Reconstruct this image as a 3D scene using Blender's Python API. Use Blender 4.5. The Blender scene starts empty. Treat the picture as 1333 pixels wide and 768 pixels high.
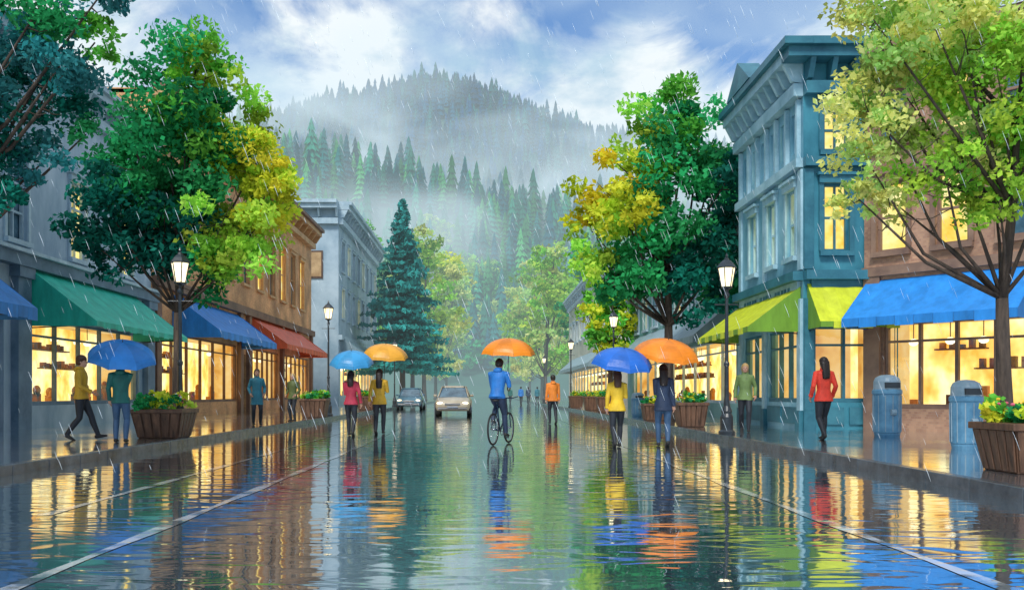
import bpy, math, random
import numpy as np
from mathutils import Vector, Matrix
R=random.Random(7); NR=np.random.RandomState(5)
scn=bpy.context.scene
scn.view_settings.view_transform='Standard'; scn.view_settings.look='None'; scn.view_settings.exposure=0
COL=scn.collection

# ------------------------------------------------------------ materials
def newmat(name):
    m=bpy.data.materials.new(name); m.use_nodes=True; nt=m.node_tree; nt.nodes.clear()
    out=nt.nodes.new('ShaderNodeOutputMaterial'); return m,nt,out
def N(nt,t,**kw):
    n=nt.nodes.new(t)
    for k,v in kw.items():
        if k in n.inputs: n.inputs[k].default_value=v
        else: setattr(n,k,v)
    return n
def c4(c): return (c[0],c[1],c[2],1)
def mottled(name,c1,c2,scale=1.5,rough=0.6,bump=0.2,stretch=(1,1,1),spec=0.4,metal=0.0,detail=6,c3=None,bscale=8):
    m,nt,out=newmat(name)
    tc=N(nt,'ShaderNodeTexCoord'); mp=N(nt,'ShaderNodeMapping'); mp.inputs['Scale'].default_value=stretch
    nt.links.new(tc.outputs['Object'],mp.inputs[0])
    no=N(nt,'ShaderNodeTexNoise',Scale=scale,Detail=detail,Roughness=0.65); nt.links.new(mp.outputs[0],no.inputs['Vector'])
    cr=N(nt,'ShaderNodeValToRGB'); e=cr.color_ramp.elements
    e[0].position=.33; e[0].color=c4(c1); e[1].position=.67; e[1].color=c4(c2)
    if c3: x=e.new(.5); x.color=c4(c3)
    nt.links.new(no.outputs['Fac'],cr.inputs[0])
    p=N(nt,'ShaderNodeBsdfPrincipled',Roughness=rough,Metallic=metal); p.inputs['Specular IOR Level'].default_value=spec
    nt.links.new(cr.outputs[0],p.inputs['Base Color'])
    if bump>0:
        n2=N(nt,'ShaderNodeTexNoise',Scale=scale*bscale,Detail=3); nt.links.new(mp.outputs[0],n2.inputs['Vector'])
        b=N(nt,'ShaderNodeBump',Strength=bump,Distance=.03); nt.links.new(n2.outputs['Fac'],b.inputs['Height']); nt.links.new(b.outputs[0],p.inputs['Normal'])
    nt.links.new(p.outputs[0],out.inputs[0]); return m
def dk(c,f=.6): return tuple(x*f for x in c)
def solid(name,c,rough=.5,metal=0,var=.75,scale=6,bump=.1): return mottled(name,dk(c,var),c,scale,rough,bump,metal=metal)
def emis(name,c1,c2,c3,scale,strength,stretch=(1,1,1),ns=False):
    m,nt,out=newmat(name)
    tc=N(nt,'ShaderNodeTexCoord'); mp=N(nt,'ShaderNodeMapping'); mp.inputs['Scale'].default_value=stretch
    nt.links.new(tc.outputs['Object'],mp.inputs[0])
    no=N(nt,'ShaderNodeTexNoise',Scale=scale,Detail=3,Roughness=.6); nt.links.new(mp.outputs[0],no.inputs['Vector'])
    cr=N(nt,'ShaderNodeValToRGB'); e=cr.color_ramp.elements
    e[0].position=.34; e[0].color=c4(c1); e[1].position=.64; e[1].color=c4(c3); x=e.new(.47); x.color=c4(c2)
    nt.links.new(no.outputs['Fac'],cr.inputs[0])
    em=N(nt,'ShaderNodeEmission',Strength=strength); nt.links.new(cr.outputs[0],em.inputs[0]); nt.links.new(em.outputs[0],out.inputs[0])
    if ns: m.cycles.emission_sampling='NONE'
    return m
def brickmat(name,c1,c2,mort,sc=1.0):
    m,nt,out=newmat(name)
    tc=N(nt,'ShaderNodeTexCoord'); sx=N(nt,'ShaderNodeSeparateXYZ'); nt.links.new(tc.outputs['Object'],sx.inputs[0])
    ad=N(nt,'ShaderNodeMath',operation='SUBTRACT'); nt.links.new(sx.outputs[0],ad.inputs[0]); nt.links.new(sx.outputs[1],ad.inputs[1])
    cb=N(nt,'ShaderNodeCombineXYZ'); nt.links.new(ad.outputs[0],cb.inputs[0]); nt.links.new(sx.outputs[2],cb.inputs[1])
    br=N(nt,'ShaderNodeTexBrick',Scale=4*sc); br.inputs['Color1'].default_value=c4(c1); br.inputs['Color2'].default_value=c4(c2); br.inputs['Mortar'].default_value=c4(mort)
    br.inputs['Mortar Size'].default_value=.012
    nt.links.new(cb.outputs[0],br.inputs['Vector'])
    no=N(nt,'ShaderNodeTexNoise',Scale=.7,Detail=6); nt.links.new(tc.outputs['Object'],no.inputs['Vector'])
    mr=N(nt,'ShaderNodeMapRange'); mr.inputs[1].default_value=.3; mr.inputs[2].default_value=.7; mr.inputs[3].default_value=.55; mr.inputs[4].default_value=1.35
    nt.links.new(no.outputs['Fac'],mr.inputs[0])
    vm=N(nt,'ShaderNodeVectorMath',operation='SCALE'); nt.links.new(br.outputs[0],vm.inputs[0]); nt.links.new(mr.outputs[0],vm.inputs['Scale'])
    p=N(nt,'ShaderNodeBsdfPrincipled',Roughness=.6); nt.links.new(vm.outputs[0],p.inputs['Base Color'])
    b=N(nt,'ShaderNodeBump',Strength=.3,Distance=.01); nt.links.new(br.outputs['Fac'],b.inputs['Height']); b.invert=True; nt.links.new(b.outputs[0],p.inputs['Normal'])
    nt.links.new(p.outputs[0],out.inputs[0]); return m
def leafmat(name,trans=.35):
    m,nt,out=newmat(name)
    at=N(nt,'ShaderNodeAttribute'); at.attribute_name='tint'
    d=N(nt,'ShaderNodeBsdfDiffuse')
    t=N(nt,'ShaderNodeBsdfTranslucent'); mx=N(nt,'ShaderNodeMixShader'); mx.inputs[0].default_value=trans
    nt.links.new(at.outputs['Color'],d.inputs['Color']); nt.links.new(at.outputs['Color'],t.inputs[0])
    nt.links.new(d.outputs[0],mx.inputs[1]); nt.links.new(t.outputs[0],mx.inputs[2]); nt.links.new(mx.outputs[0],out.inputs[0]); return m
def wetmat(name,c1,c2,ior,r0,r1,bump,paving=False,puddle=.3,lo=.35,hi=.65,nsc=.35):
    m,nt,out=newmat(name)
    tc=N(nt,'ShaderNodeTexCoord')
    no=N(nt,'ShaderNodeTexNoise',Scale=nsc,Detail=5,Roughness=.6); nt.links.new(tc.outputs['Object'],no.inputs['Vector'])
    fine=N(nt,'ShaderNodeTexNoise',Scale=30,Detail=4); nt.links.new(tc.outputs['Object'],fine.inputs['Vector'])
    cr=N(nt,'ShaderNodeValToRGB'); e=cr.color_ramp.elements; e[0].position=lo; e[0].color=c4(c1); e[1].position=hi; e[1].color=c4(c2)
    nt.links.new(no.outputs['Fac'],cr.inputs[0])
    col=cr.outputs[0]
    d=N(nt,'ShaderNodeBsdfDiffuse'); nt.links.new(col,d.inputs[0])
    mp=N(nt,'ShaderNodeMapping'); mp.inputs['Scale'].default_value=(.7,1.9,1); nt.links.new(tc.outputs['Object'],mp.inputs[0])
    rip=N(nt,'ShaderNodeTexNoise',Scale=1.5,Detail=1.6,Roughness=.5,Distortion=1.2); nt.links.new(mp.outputs[0],rip.inputs['Vector'])
    b=N(nt,'ShaderNodeBump',Strength=bump,Distance=.03); nt.links.new(rip.outputs['Fac'],b.inputs['Height'])
    nrm=b.outputs[0]
    if paving:
        br=N(nt,'ShaderNodeTexBrick',Scale=1.0); br.offset=.5; br.inputs['Mortar Size'].default_value=.012; br.inputs['Color1'].default_value=(1,1,1,1); br.inputs['Color2'].default_value=(.75,.75,.75,1); br.inputs['Mortar'].default_value=(.3,.3,.3,1)
        nt.links.new(tc.outputs['Object'],br.inputs['Vector'])
        mu=N(nt,'ShaderNodeMixRGB',blend_type='MULTIPLY'); mu.inputs[0].default_value=1; nt.links.new(col,mu.inputs[1]); nt.links.new(br.outputs[0],mu.inputs[2]); nt.links.new(mu.outputs[0],d.inputs[0])
        b2=N(nt,'ShaderNodeBump',Strength=.5,Distance=.006); nt.links.new(br.outputs['Fac'],b2.inputs['Height']); b2.invert=True; nt.links.new(b.outputs[0],b2.inputs['Normal']); nrm=b2.outputs[0]
    b3=N(nt,'ShaderNodeBump',Strength=.4,Distance=.01); nt.links.new(fine.outputs['Fac'],b3.inputs['Height']); nt.links.new(b3.outputs[0],d.inputs['Normal'])
    g=N(nt,'ShaderNodeBsdfGlossy'); nt.links.new(nrm,g.inputs['Normal']); g.inputs['Color'].default_value=(.97,.99,1,1)
    mr=N(nt,'ShaderNodeMapRange'); mr.inputs[1].default_value=.4; mr.inputs[2].default_value=.6; mr.inputs[3].default_value=r0; mr.inputs[4].default_value=r1
    nt.links.new(no.outputs['Fac'],mr.inputs[0]); nt.links.new(mr.outputs[0],g.inputs['Roughness'])
    fr=N(nt,'ShaderNodeFresnel',IOR=ior)
    mm=N(nt,'ShaderNodeMapRange'); mm.inputs[1].default_value=0; mm.inputs[2].default_value=.8; mm.inputs[3].default_value=puddle; mm.inputs[4].default_value=1.0
    nt.links.new(fr.outputs[0],mm.inputs[0])
    mx=N(nt,'ShaderNodeMixShader'); nt.links.new(mm.outputs[0],mx.inputs[0]); nt.links.new(d.outputs[0],mx.inputs[1]); nt.links.new(g.outputs[0],mx.inputs[2]); nt.links.new(mx.outputs[0],out.inputs[0]); return m
def glassmat(name,refl=.14,tint=(1,1,1)):
    m,nt,out=newmat(name)
    t=N(nt,'ShaderNodeBsdfTransparent',Color=c4(tint)); g=N(nt,'ShaderNodeBsdfGlossy',Roughness=.03)
    mx=N(nt,'ShaderNodeMixShader'); mx.inputs[0].default_value=refl
    nt.links.new(t.outputs[0],mx.inputs[1]); nt.links.new(g.outputs[0],mx.inputs[2]); nt.links.new(mx.outputs[0],out.inputs[0]); return m
def mistmat(name,dens,col):
    m,nt,out=newmat(name)
    a=N(nt,'ShaderNodeVolumeAbsorption',Density=dens); a.inputs['Color'].default_value=(0,0,0,1)
    e=N(nt,'ShaderNodeEmission',Strength=dens); e.inputs['Color'].default_value=c4(col)  # emission stands in for daylight scattered by the mist
    s=N(nt,'ShaderNodeAddShader'); nt.links.new(a.outputs[0],s.inputs[0]); nt.links.new(e.outputs[0],s.inputs[1]); nt.links.new(s.outputs[0],out.inputs['Volume']); return m
def swirlmist(name,base,amt,col):
    m,nt,out=newmat(name)
    tc=N(nt,'ShaderNodeTexCoord'); mp=N(nt,'ShaderNodeMapping'); mp.inputs['Scale'].default_value=(1,.8,2.2); mp.inputs['Location'].default_value=(37,11,5); nt.links.new(tc.outputs['Object'],mp.inputs[0])
    no=N(nt,'ShaderNodeTexNoise',Scale=.0135,Detail=3,Roughness=.55,Distortion=.5); nt.links.new(mp.outputs[0],no.inputs['Vector'])
    mr=N(nt,'ShaderNodeMapRange'); mr.interpolation_type='SMOOTHSTEP'; mr.inputs[1].default_value=.50; mr.inputs[2].default_value=.68; mr.inputs[3].default_value=0; mr.inputs[4].default_value=amt; nt.links.new(no.outputs['Fac'],mr.inputs[0])
    ad=N(nt,'ShaderNodeMath',operation='ADD'); ad.inputs[1].default_value=base; nt.links.new(mr.outputs[0],ad.inputs[0])
    sx=N(nt,'ShaderNodeSeparateXYZ'); nt.links.new(tc.outputs['Object'],sx.inputs[0])
    f=N(nt,'ShaderNodeMapRange'); f.interpolation_type='SMOOTHSTEP'; f.inputs[1].default_value=105; f.inputs[2].default_value=200; f.inputs[3].default_value=1; f.inputs[4].default_value=0; nt.links.new(sx.outputs[2],f.inputs[0])
    mu=N(nt,'ShaderNodeMath',operation='MULTIPLY'); nt.links.new(ad.outputs[0],mu.inputs[0]); nt.links.new(f.outputs[0],mu.inputs[1])
    a=N(nt,'ShaderNodeVolumeAbsorption'); a.inputs['Color'].default_value=(0,0,0,1); nt.links.new(mu.outputs[0],a.inputs['Density'])
    e=N(nt,'ShaderNodeEmission'); e.inputs['Color'].default_value=c4(col); nt.links.new(mu.outputs[0],e.inputs['Strength'])  # the mist's scattered light is added as its own glow
    s=N(nt,'ShaderNodeAddShader'); nt.links.new(a.outputs[0],s.inputs[0]); nt.links.new(e.outputs[0],s.inputs[1]); nt.links.new(s.outputs[0],out.inputs['Volume']); return m

# ------------------------------------------------------------ mesh builder
class MB:
    def __init__(s): s.v=[]; s.f=[]; s.m=[]; s.mats=[]
    def mi(s,mat):
        if mat not in s.mats: s.mats.append(mat)
        return s.mats.index(mat)
    def add(s,vs,fs,mat):
        o=len(s.v); s.v+= [tuple(v) for v in vs]; k=s.mi(mat)
        for f in fs: s.f.append(tuple(i+o for i in f)); s.m.append(k)
    def hexa(s,p,mat):
        s.add(p,[(0,3,2,1),(4,5,6,7),(0,1,5,4),(1,2,6,5),(2,3,7,6),(3,0,4,7)],mat)
    def box(s,x0,x1,y0,y1,z0,z1,mat):
        s.hexa([(x0,y0,z0),(x1,y0,z0),(x1,y1,z0),(x0,y1,z0),(x0,y0,z1),(x1,y0,z1),(x1,y1,z1),(x0,y1,z1)],mat)
    def fbox(s,fr,s0,s1,t0,t1,z0,z1,mat):
        P=[fp(fr,a,b,z) for z in(z0,z1) for a,b in((s0,t0),(s1,t0),(s1,t1),(s0,t1))]; s.hexa(P,mat)
    def tube(s,pts,rad,mat,n=8,cap=True,flat=None):
        pts=[Vector(p) for p in pts]; rings=[]; ref=None
        for i,p in enumerate(pts):
            d=(pts[min(i+1,len(pts)-1)]-pts[max(i-1,0)])
            if d.length<1e-9: d=Vector((0,0,1))
            d.normalize()
            if ref is None:
                ref=Vector((1,0,0)) if abs(d.x)<.8 else Vector((0,1,0))
            a=(ref-d*ref.dot(d)).normalized(); b=d.cross(a); ref=a
            r=rad[i] if isinstance(rad,(list,tuple)) else rad
            ra,rb=(r if isinstance(r,tuple) else (r,r))
            rings.append([p+a*math.cos(2*math.pi*k/n)*ra+b*math.sin(2*math.pi*k/n)*rb for k in range(n)])
        s.loft(rings,mat,cap)
    def loft(s,rings,mat,cap=True):
        n=len(rings[0]); vs=[v for r in rings for v in r]; fs=[]
        for i in range(len(rings)-1):
            for k in range(n):
                fs.append((i*n+k,i*n+(k+1)%n,(i+1)*n+(k+1)%n,(i+1)*n+k))
        if cap: fs.append(tuple(reversed(range(n)))); fs.append(tuple((len(rings)-1)*n+k for k in range(n)))
        s.add(vs,fs,mat)
    def lathe(s,c,prof,mat,n=16,sq=1,capt=True):
        s.loft([[(c[0]+r*math.cos(2*math.pi*k/n),c[1]+r*sq*math.sin(2*math.pi*k/n),c[2]+z) for k in range(n)] for r,z in prof],mat,capt)
    def ell(s,c,r,mat,n=12,m=8,tilt=None):
        rings=[]
        for j in range(m+1):
            a=-math.pi/2+math.pi*max(.02,min(m-.02,j))/m
            rings.append([(c[0]+r[0]*math.cos(a)*math.cos(2*math.pi*k/n),c[1]+r[1]*math.cos(a)*math.sin(2*math.pi*k/n),c[2]+r[2]*math.sin(a)) for k in range(n)])
        s.loft(rings,mat)
    def obj(s,name,parent=None,smooth=False,M=None,bevel=0):
        me=bpy.data.meshes.new(name); vs=s.v
        if M is not None: vs=[tuple(M@Vector(v)) for v in vs]
        me.from_pydata(vs,[],s.f)
        for m in s.mats: me.materials.append(m)
        me.polygons.foreach_set('material_index',s.m)
        if smooth: me.polygons.foreach_set('use_smooth',[True]*len(s.f))
        me.update(); o=bpy.data.objects.new(name,me); COL.objects.link(o)
        if parent: o.parent=parent
        if bevel:
            b=o.modifiers.new('bevel','BEVEL'); b.width=bevel; b.segments=2; b.limit_method='ANGLE'
        return o
def empty(name):
    e=bpy.data.objects.new(name,None); COL.objects.link(e); return e
def frame(o,u,n): 
    l=math.hypot(*u); return (o[0],o[1],u[0]/l,u[1]/l,n[0],n[1])
def fp(fr,s,t,z): return (fr[0]+fr[2]*s+fr[4]*t, fr[1]+fr[3]*s+fr[5]*t, z)

# ------------------------------------------------------------ palette
M_trim=mottled('trim_paint',(.28,.40,.47),(.50,.62,.68),1.2,.5,.1)
M_lit=emis('lit_interior',(.95,.42,.06),(1,.68,.17),(1,.9,.5),1.1,1.5,(1,1,.7))  # back wall emits, standing in for the shop's room lighting
M_litw=emis('lit_window',(1,.58,.08),(1,.76,.18),(1,.9,.42),1.6,1.15,ns=True)
M_glass=glassmat('shop_glass',.10)
M_dark=mottled('dark_window',(.03,.08,.12),(.12,.24,.33),1.5,.08,0,spec=.8)
M_int=mottled('interior_goods',(.35,.12,.02),(.65,.28,.06),3,.6,0)
M_int2=mottled('interior_dark',(.10,.05,.02),(.22,.11,.05),3,.6,0)
M_iron=mottled('black_iron',(.008,.012,.016),(.03,.04,.05),6,.35,.1,spec=.6)
M_lampglass=emis('lamp_glow',(1,.72,.35),(1,.85,.5),(1,.93,.7),3,2.2,ns=True)
M_wood=mottled('planter_wood',(.05,.025,.015),(.18,.09,.05),2,.45,.3,(6,6,.6))
M_leaf=leafmat('leaves',.42); M_leaf2=leafmat('needles',.2)
M_bark=mottled('bark',(.025,.018,.015),(.10,.07,.05),4,.7,.6,(3,3,.5))
M_roof=mottled('roof_felt',(.05,.07,.08),(.1,.13,.14),1,.6,.2)

# ------------------------------------------------------------ facade helpers
def wall(mb,fr,s0,s1,z0,z1,ops,mat,th=.3):
    S=sorted({s0,s1}|{v for o in ops for v in o[:2]}); Z=sorted({z0,z1}|{v for o in ops for v in o[2:4]})
    for i in range(len(S)-1):
        for j in range(len(Z)-1):
            sc=(S[i]+S[i+1])/2; zc=(Z[j]+Z[j+1])/2
            if any(o[0]<sc<o[1] and o[2]<zc<o[3] for o in ops): continue
            mb.add([fp(fr,S[i],0,Z[j]),fp(fr,S[i+1],0,Z[j]),fp(fr,S[i+1],0,Z[j+1]),fp(fr,S[i],0,Z[j+1])],[(0,1,2,3)],mat)
    for a,b,c,d in [o[:4] for o in ops]:
        for q in [((a,c),(a,d)),((b,d),(b,c)),((a,d),(b,d)),((b,c),(a,c))]:
            (p1,p2)=q
            mb.add([fp(fr,p1[0],0,p1[1]),fp(fr,p2[0],0,p2[1]),fp(fr,p2[0],-th,p2[1]),fp(fr,p1[0],-th,p1[1])],[(0,1,2,3)],mat)
def sash(mb,pane,fr,a,b,c,d,trim,pmat,cols=1,rows=2,arch=True,fw=.07):
    pane.add([fp(fr,a,-.2,c),fp(fr,b,-.2,c),fp(fr,b,-.2,d),fp(fr,a,-.2,d)],[(0,1,2,3)],pmat)
    mb.fbox(fr,a,a+fw,-.18,-.08,c,d,trim); mb.fbox(fr,b-fw,b,-.18,-.08,c,d,trim)
    mb.fbox(fr,a+fw,b-fw,-.18,-.08,d-fw,d,trim); mb.fbox(fr,a+fw,b-fw,-.18,-.08,c,c+fw,trim)
    for i in range(1,cols):
        s=a+(b-a)*i/cols; mb.fbox(fr,s-.025,s+.025,-.17,-.09,c+fw,d-fw,trim)
    for i in range(1,rows):
        z=c+(d-c)*i/rows; mb.fbox(fr,a+fw,b-fw,-.175,-.085,z-.03,z+.03,trim)
    if arch:
        mb.fbox(fr,a-.12,b+.12,.003,.14,c-.14,c-.003,trim)
        mb.fbox(fr,a-.14,b+.14,.003,.12,d+.003,d+.2,trim); mb.fbox(fr,a-.2,b+.2,.003,.19,d+.203,d+.28,trim)
        mb.fbox(fr,a-.13,a-.003,.003,.06,c,d,trim); mb.fbox(fr,b+.003,b+.13,.003,.06,c,d,trim)
def shop(parent,fr,a,b,c,d,trim,seed,panes=4,depth=1.5,glass=True):
    r=random.Random(seed)
    it=MB()
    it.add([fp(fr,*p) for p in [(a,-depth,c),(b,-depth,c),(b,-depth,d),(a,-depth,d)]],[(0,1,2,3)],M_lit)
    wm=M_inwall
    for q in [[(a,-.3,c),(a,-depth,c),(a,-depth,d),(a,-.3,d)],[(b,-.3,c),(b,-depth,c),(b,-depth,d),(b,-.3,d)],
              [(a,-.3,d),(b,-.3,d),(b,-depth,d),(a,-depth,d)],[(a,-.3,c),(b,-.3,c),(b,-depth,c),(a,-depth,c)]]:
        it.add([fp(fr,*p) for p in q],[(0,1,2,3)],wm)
    L=b-a; k=int(L*1.4)
    for i in range(k):
        s=a+L*(i+.2+.6*r.random())/k; w=.1+.22*r.random(); h=.3+.8*r.random(); t=-.6-.7*r.random()
        mt=r.choice([M_int,M_int,M_int2,M_shirt])
        it.fbox(fr,s-w/2,s+w/2,t-.15,t,c+.003,c+h*.55,mt)
        if r.random()<.5:
            x,y,z=fp(fr,s,t-.07,c+h*.55+.1); it.ell((x,y,z),(.12,.12,.16),mt,8,6)
        if r.random()<.5:
            it.fbox(fr,s-.01,s+.01,t-.02,t,d-.45,d,M_int2); x,y,z=fp(fr,s,t-.01,d-.5); it.ell((x,y,z),(.13,.13,.1),M_lampglass,8,6)
    for zz in (c+(d-c)*.45,c+(d-c)*.68):
        s0=a+L*r.random()*.5; s1=s0+L*.35; it.fbox(fr,s0,s1,-depth+.02,-depth+.3,zz,zz+.04,M_int2)
        n=int((s1-s0)/.25)
        for i in range(n):
            s=s0+.1+i*.25; it.fbox(fr,s,s+.12,-depth+.05,-depth+.22,zz+.043,zz+.12+.2*r.random(),r.choice([M_int,M_int2,M_shirt]))
    it.obj('interior',parent)
    if glass: g=MB(); g.add([fp(fr,a,-.16,c),fp(fr,b,-.16,c),fp(fr,b,-.16,d),fp(fr,a,-.16,d)],[(0,1,2,3)],M_glass); g.obj('glass',parent)
    t=MB(); fw=.08
    t.fbox(fr,a,b,-.2,-.06,d-fw,d-.002,trim); t.fbox(fr,a,b,-.2,-.02,c+.002,c+.12,trim)
    for i in range(panes+1):
        s=a+(b-a)*i/panes; s=min(max(s,a+.045),b-.045); t.fbox(fr,s-.04,s+.04,-.19,-.07,c+.12,d-fw,trim)
    t.fbox(fr,a+.05,b-.05,-.185,-.075,d-.55,d-.49,trim)
    t.obj('shop_frame',parent)
def awning(parent,fr,s0,s1,zt,zb,pr,mat,mat2,val=.28):
    mb=MB(); n=max(6,int((s1-s0)/.45)); rows=5
    def pt(i,j,off=0):
        s=s0+(s1-s0)*i/n; u=j/rows
        sag=-.06*math.sin(math.pi*u)*(1 if i%2 else .2)
        return fp(fr,s,.02+pr*u,zt+(zb-zt)*u+sag+off)
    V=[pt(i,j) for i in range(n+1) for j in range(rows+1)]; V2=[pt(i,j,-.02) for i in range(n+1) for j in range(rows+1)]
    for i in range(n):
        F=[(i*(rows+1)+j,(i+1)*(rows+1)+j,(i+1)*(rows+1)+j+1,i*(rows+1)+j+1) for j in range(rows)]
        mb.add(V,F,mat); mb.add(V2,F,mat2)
    for i in range(n):
        a=s0+(s1-s0)*i/n; b=s0+(s1-s0)*(i+1)/n
        dz=val+(.03 if i%2 else 0)
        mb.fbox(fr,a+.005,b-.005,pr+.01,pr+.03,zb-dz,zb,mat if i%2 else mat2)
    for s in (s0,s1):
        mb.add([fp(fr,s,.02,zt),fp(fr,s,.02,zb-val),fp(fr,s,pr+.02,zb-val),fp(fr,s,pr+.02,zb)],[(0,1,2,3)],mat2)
    for s in (s0+.05,s1-.05):
        mb.tube([fp(fr,s,.05,zb-.2),fp(fr,s,pr,zb-.1)],.02,M_iron,6)
    mb.obj('awning',parent)
def cornice(mb,fr,s0,s1,z,h,pr,mat,br=0,mat2=None,ext=0):
    mb.fbox(fr,s0-ext*.4,s1+ext*.4,.004,pr*.35,z,z+h*.25,mat)
    mb.fbox(fr,s0-ext*.8,s1+ext*.8,.004,pr*.8,z+h*.65,z+h*.85,mat)
    mb.fbox(fr,s0-ext,s1+ext,.004,pr,z+h*.852,z+h,mat2 or mat)
    if br:
        n=max(2,int((s1-s0)/br))
        for i in range(n+1):
            s=s0+.1+(s1-s0-.2)*i/n
            P=[fp(fr,s-.07,.006,z+h*.26),fp(fr,s+.07,.006,z+h*.26),fp(fr,s+.07,pr*.4,z+h*.3),fp(fr,s-.07,pr*.4,z+h*.3),
               fp(fr,s-.07,.006,z+h*.648),fp(fr,s+.07,.006,z+h*.648),fp(fr,s+.07,pr*.72,z+h*.648),fp(fr,s-.07,pr*.72,z+h*.648)]
            mb.hexa(P,mat)
M_inwall=emis('glowing_interior_wall',(.75,.34,.06),(.95,.55,.14),(1,.72,.3),.8,.95,ns=True)  # side walls, floor and ceiling glow as if lit by the shop's lamps
M_shirt=mottled('interior_blue',(.03,.12,.25),(.5,.15,.04),4,.6,0)

# ------------------------------------------------------------ buildings
SW=.13
def buildA():
    e=empty('grey_shop_building'); w=mottled('grey_blue_plaster',(.19,.29,.39),(.48,.58,.66),.6,.5,.15,(1,1,.5),c3=(.32,.43,.52))
    tr=mottled('slate_trim',(.07,.13,.19),(.18,.27,.36),1,.5,.1)
    y0=9; fr=frame((-13,y0),(0,1),(1,0)); mb=MB(); pn=MB(); t=MB(); L=34.4-y0
    shops=[(16.0-y0,21.5-y0),(10-y0,14.5-y0),(25.4-y0,33.2-y0)]
    ops=[(a,b,.75,3.3) for a,b in shops]+[(22.5-y0,23.9-y0,SW,3.1)]
    win=[(s-y0,s+1.1-y0,5.35,7.75) for s in (12,16,20,24,27.7,31.5)]
    wall(mb,fr,0,L,0,11,ops+win,w)
    mb.add([(-13,9,0),(-24,9,0),(-24,9,11),(-13,9,11)],[(0,1,2,3)],w)
    mb.add([(-13,34.4,0),(-24,34.4,0),(-24,34.4,11),(-13,34.4,11)],[(0,1,2,3)],w); mb.add([(-24,9,0),(-24,34.4,0),(-24,34.4,11),(-24,9,11)],[(0,1,2,3)],w); mb.obj('walls',e)
    for i,o in enumerate(win): sash(t,pn,fr,*o,M_trim,M_dark if i in(0,3) else M_litw,2,3)
    pn.add([fp(fr,13.5,-.25,SW),fp(fr,14.9,-.25,SW),fp(fr,14.9,-.25,3.1),fp(fr,13.5,-.25,3.1)],[(0,1,2,3)],M_dark)
    for s in (.15,6.2,12.9,15.6,24.9):
        t.fbox(fr,s-.35,s+.35,.003,.22,SW,4.3,tr); t.fbox(fr,s-.42,s+.42,.003,.3,4.303,4.6,tr)
    t.fbox(fr,0,L,.004,.34,4.603,4.95,tr); t.fbox(fr,0,L,.004,.45,4.953,5.05,M_trim)
    cornice(t,fr,0,L,9.9,1.2,.6,M_trim,1.2); t.obj('trim',e); pn.obj('windows',e)
    ro=MB(); ro.box(-24,-13,9,34.4,10.8,10.95,M_roof); ro.obj('roof',e)
    for i,(a,b) in enumerate(shops): shop(e,fr,a,b,.75,3.3,tr,i+3,5)
    awning(e,fr,25-y0,32.6-y0,4.7,3.15,2.0,A_green,A_green2,.15)
    awning(e,fr,15.5-y0,21.9-y0,4.7,3.2,1.9,A_blue,A_blue2)
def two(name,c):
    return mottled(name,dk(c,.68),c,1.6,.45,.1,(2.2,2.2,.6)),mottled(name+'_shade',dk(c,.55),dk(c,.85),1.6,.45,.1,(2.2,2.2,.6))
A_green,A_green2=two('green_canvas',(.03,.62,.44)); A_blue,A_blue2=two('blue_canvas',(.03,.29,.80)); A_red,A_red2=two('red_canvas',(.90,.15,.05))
A_lime,A_lime2=two('lime_canvas',(.66,.74,.04)); A_grey,A_grey2=two('grey_canvas',(.28,.4,.45)); A_dgreen,A_dgreen2=two('moss_canvas',(.18,.36,.03))
def buildB():
    e=empty('orange_brick_building'); w=brickmat('orange_brick',(.60,.27,.10),(.75,.40,.16),(.45,.28,.18))
    y0=34.5; fr=frame((-13,y0),(0,1),(1,0)); mb=MB(); pn=MB(); t=MB(); L=66-y0
    tr=mottled('brown_trim',(.12,.06,.04),(.28,.15,.09),1,.5,.1); tr2=mottled('ochre_trim',(.45,.23,.09),(.7,.43,.2),1,.5,.1)
    shops=[(.6,11.8),(14,21),(22.5,30.5)]; ops=[(a,b,.7,3.6) for a,b in shops]+[(12.3,13.5,SW,3.2)]
    win=[(1.2+i*2.9,2.6+i*2.9,7,10.4) for i in range(10)]
    wall(mb,fr,0,L,0,13,ops+win,w)
    for y in (y0,66): mb.add([(-13,y,0),(-25,y,0),(-25,y,13),(-13,y,13)],[(0,1,2,3)],w)
    mb.obj('walls',e)
    for i,o in enumerate(win): sash(t,pn,fr,*o,tr2,M_litw if i%2==1 else M_dark,2,2)
    pn.add([fp(fr,12.3,-.25,SW),fp(fr,13.5,-.25,SW),fp(fr,13.5,-.25,3.2),fp(fr,12.3,-.25,3.2)],[(0,1,2,3)],M_dark)
    t.fbox(fr,0,L,.004,.3,5.3,5.7,tr); cornice(t,fr,0,L,11.8,1.4,1.0,tr2,1.5,tr)
    for s in (.3,12.1,13.8,21.7,31): t.fbox(fr,s-.25,s+.25,.003,.2,SW,5.297,tr)
    t.obj('trim',e); pn.obj('windows',e); ro=MB(); ro.box(-25,-13,y0,66,12.8,12.95,M_roof); ro.obj('roof',e)
    for i,(a,b) in enumerate(shops): shop(e,fr,a,b,.7,3.6,tr,i+13,6,1.5,False)
    awning(e,fr,2.2,12,5.2,3.7,2.0,A_blue,A_blue2); awning(e,fr,14.5,27,5.3,3.85,2.0,A_red,A_red2)
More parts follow.
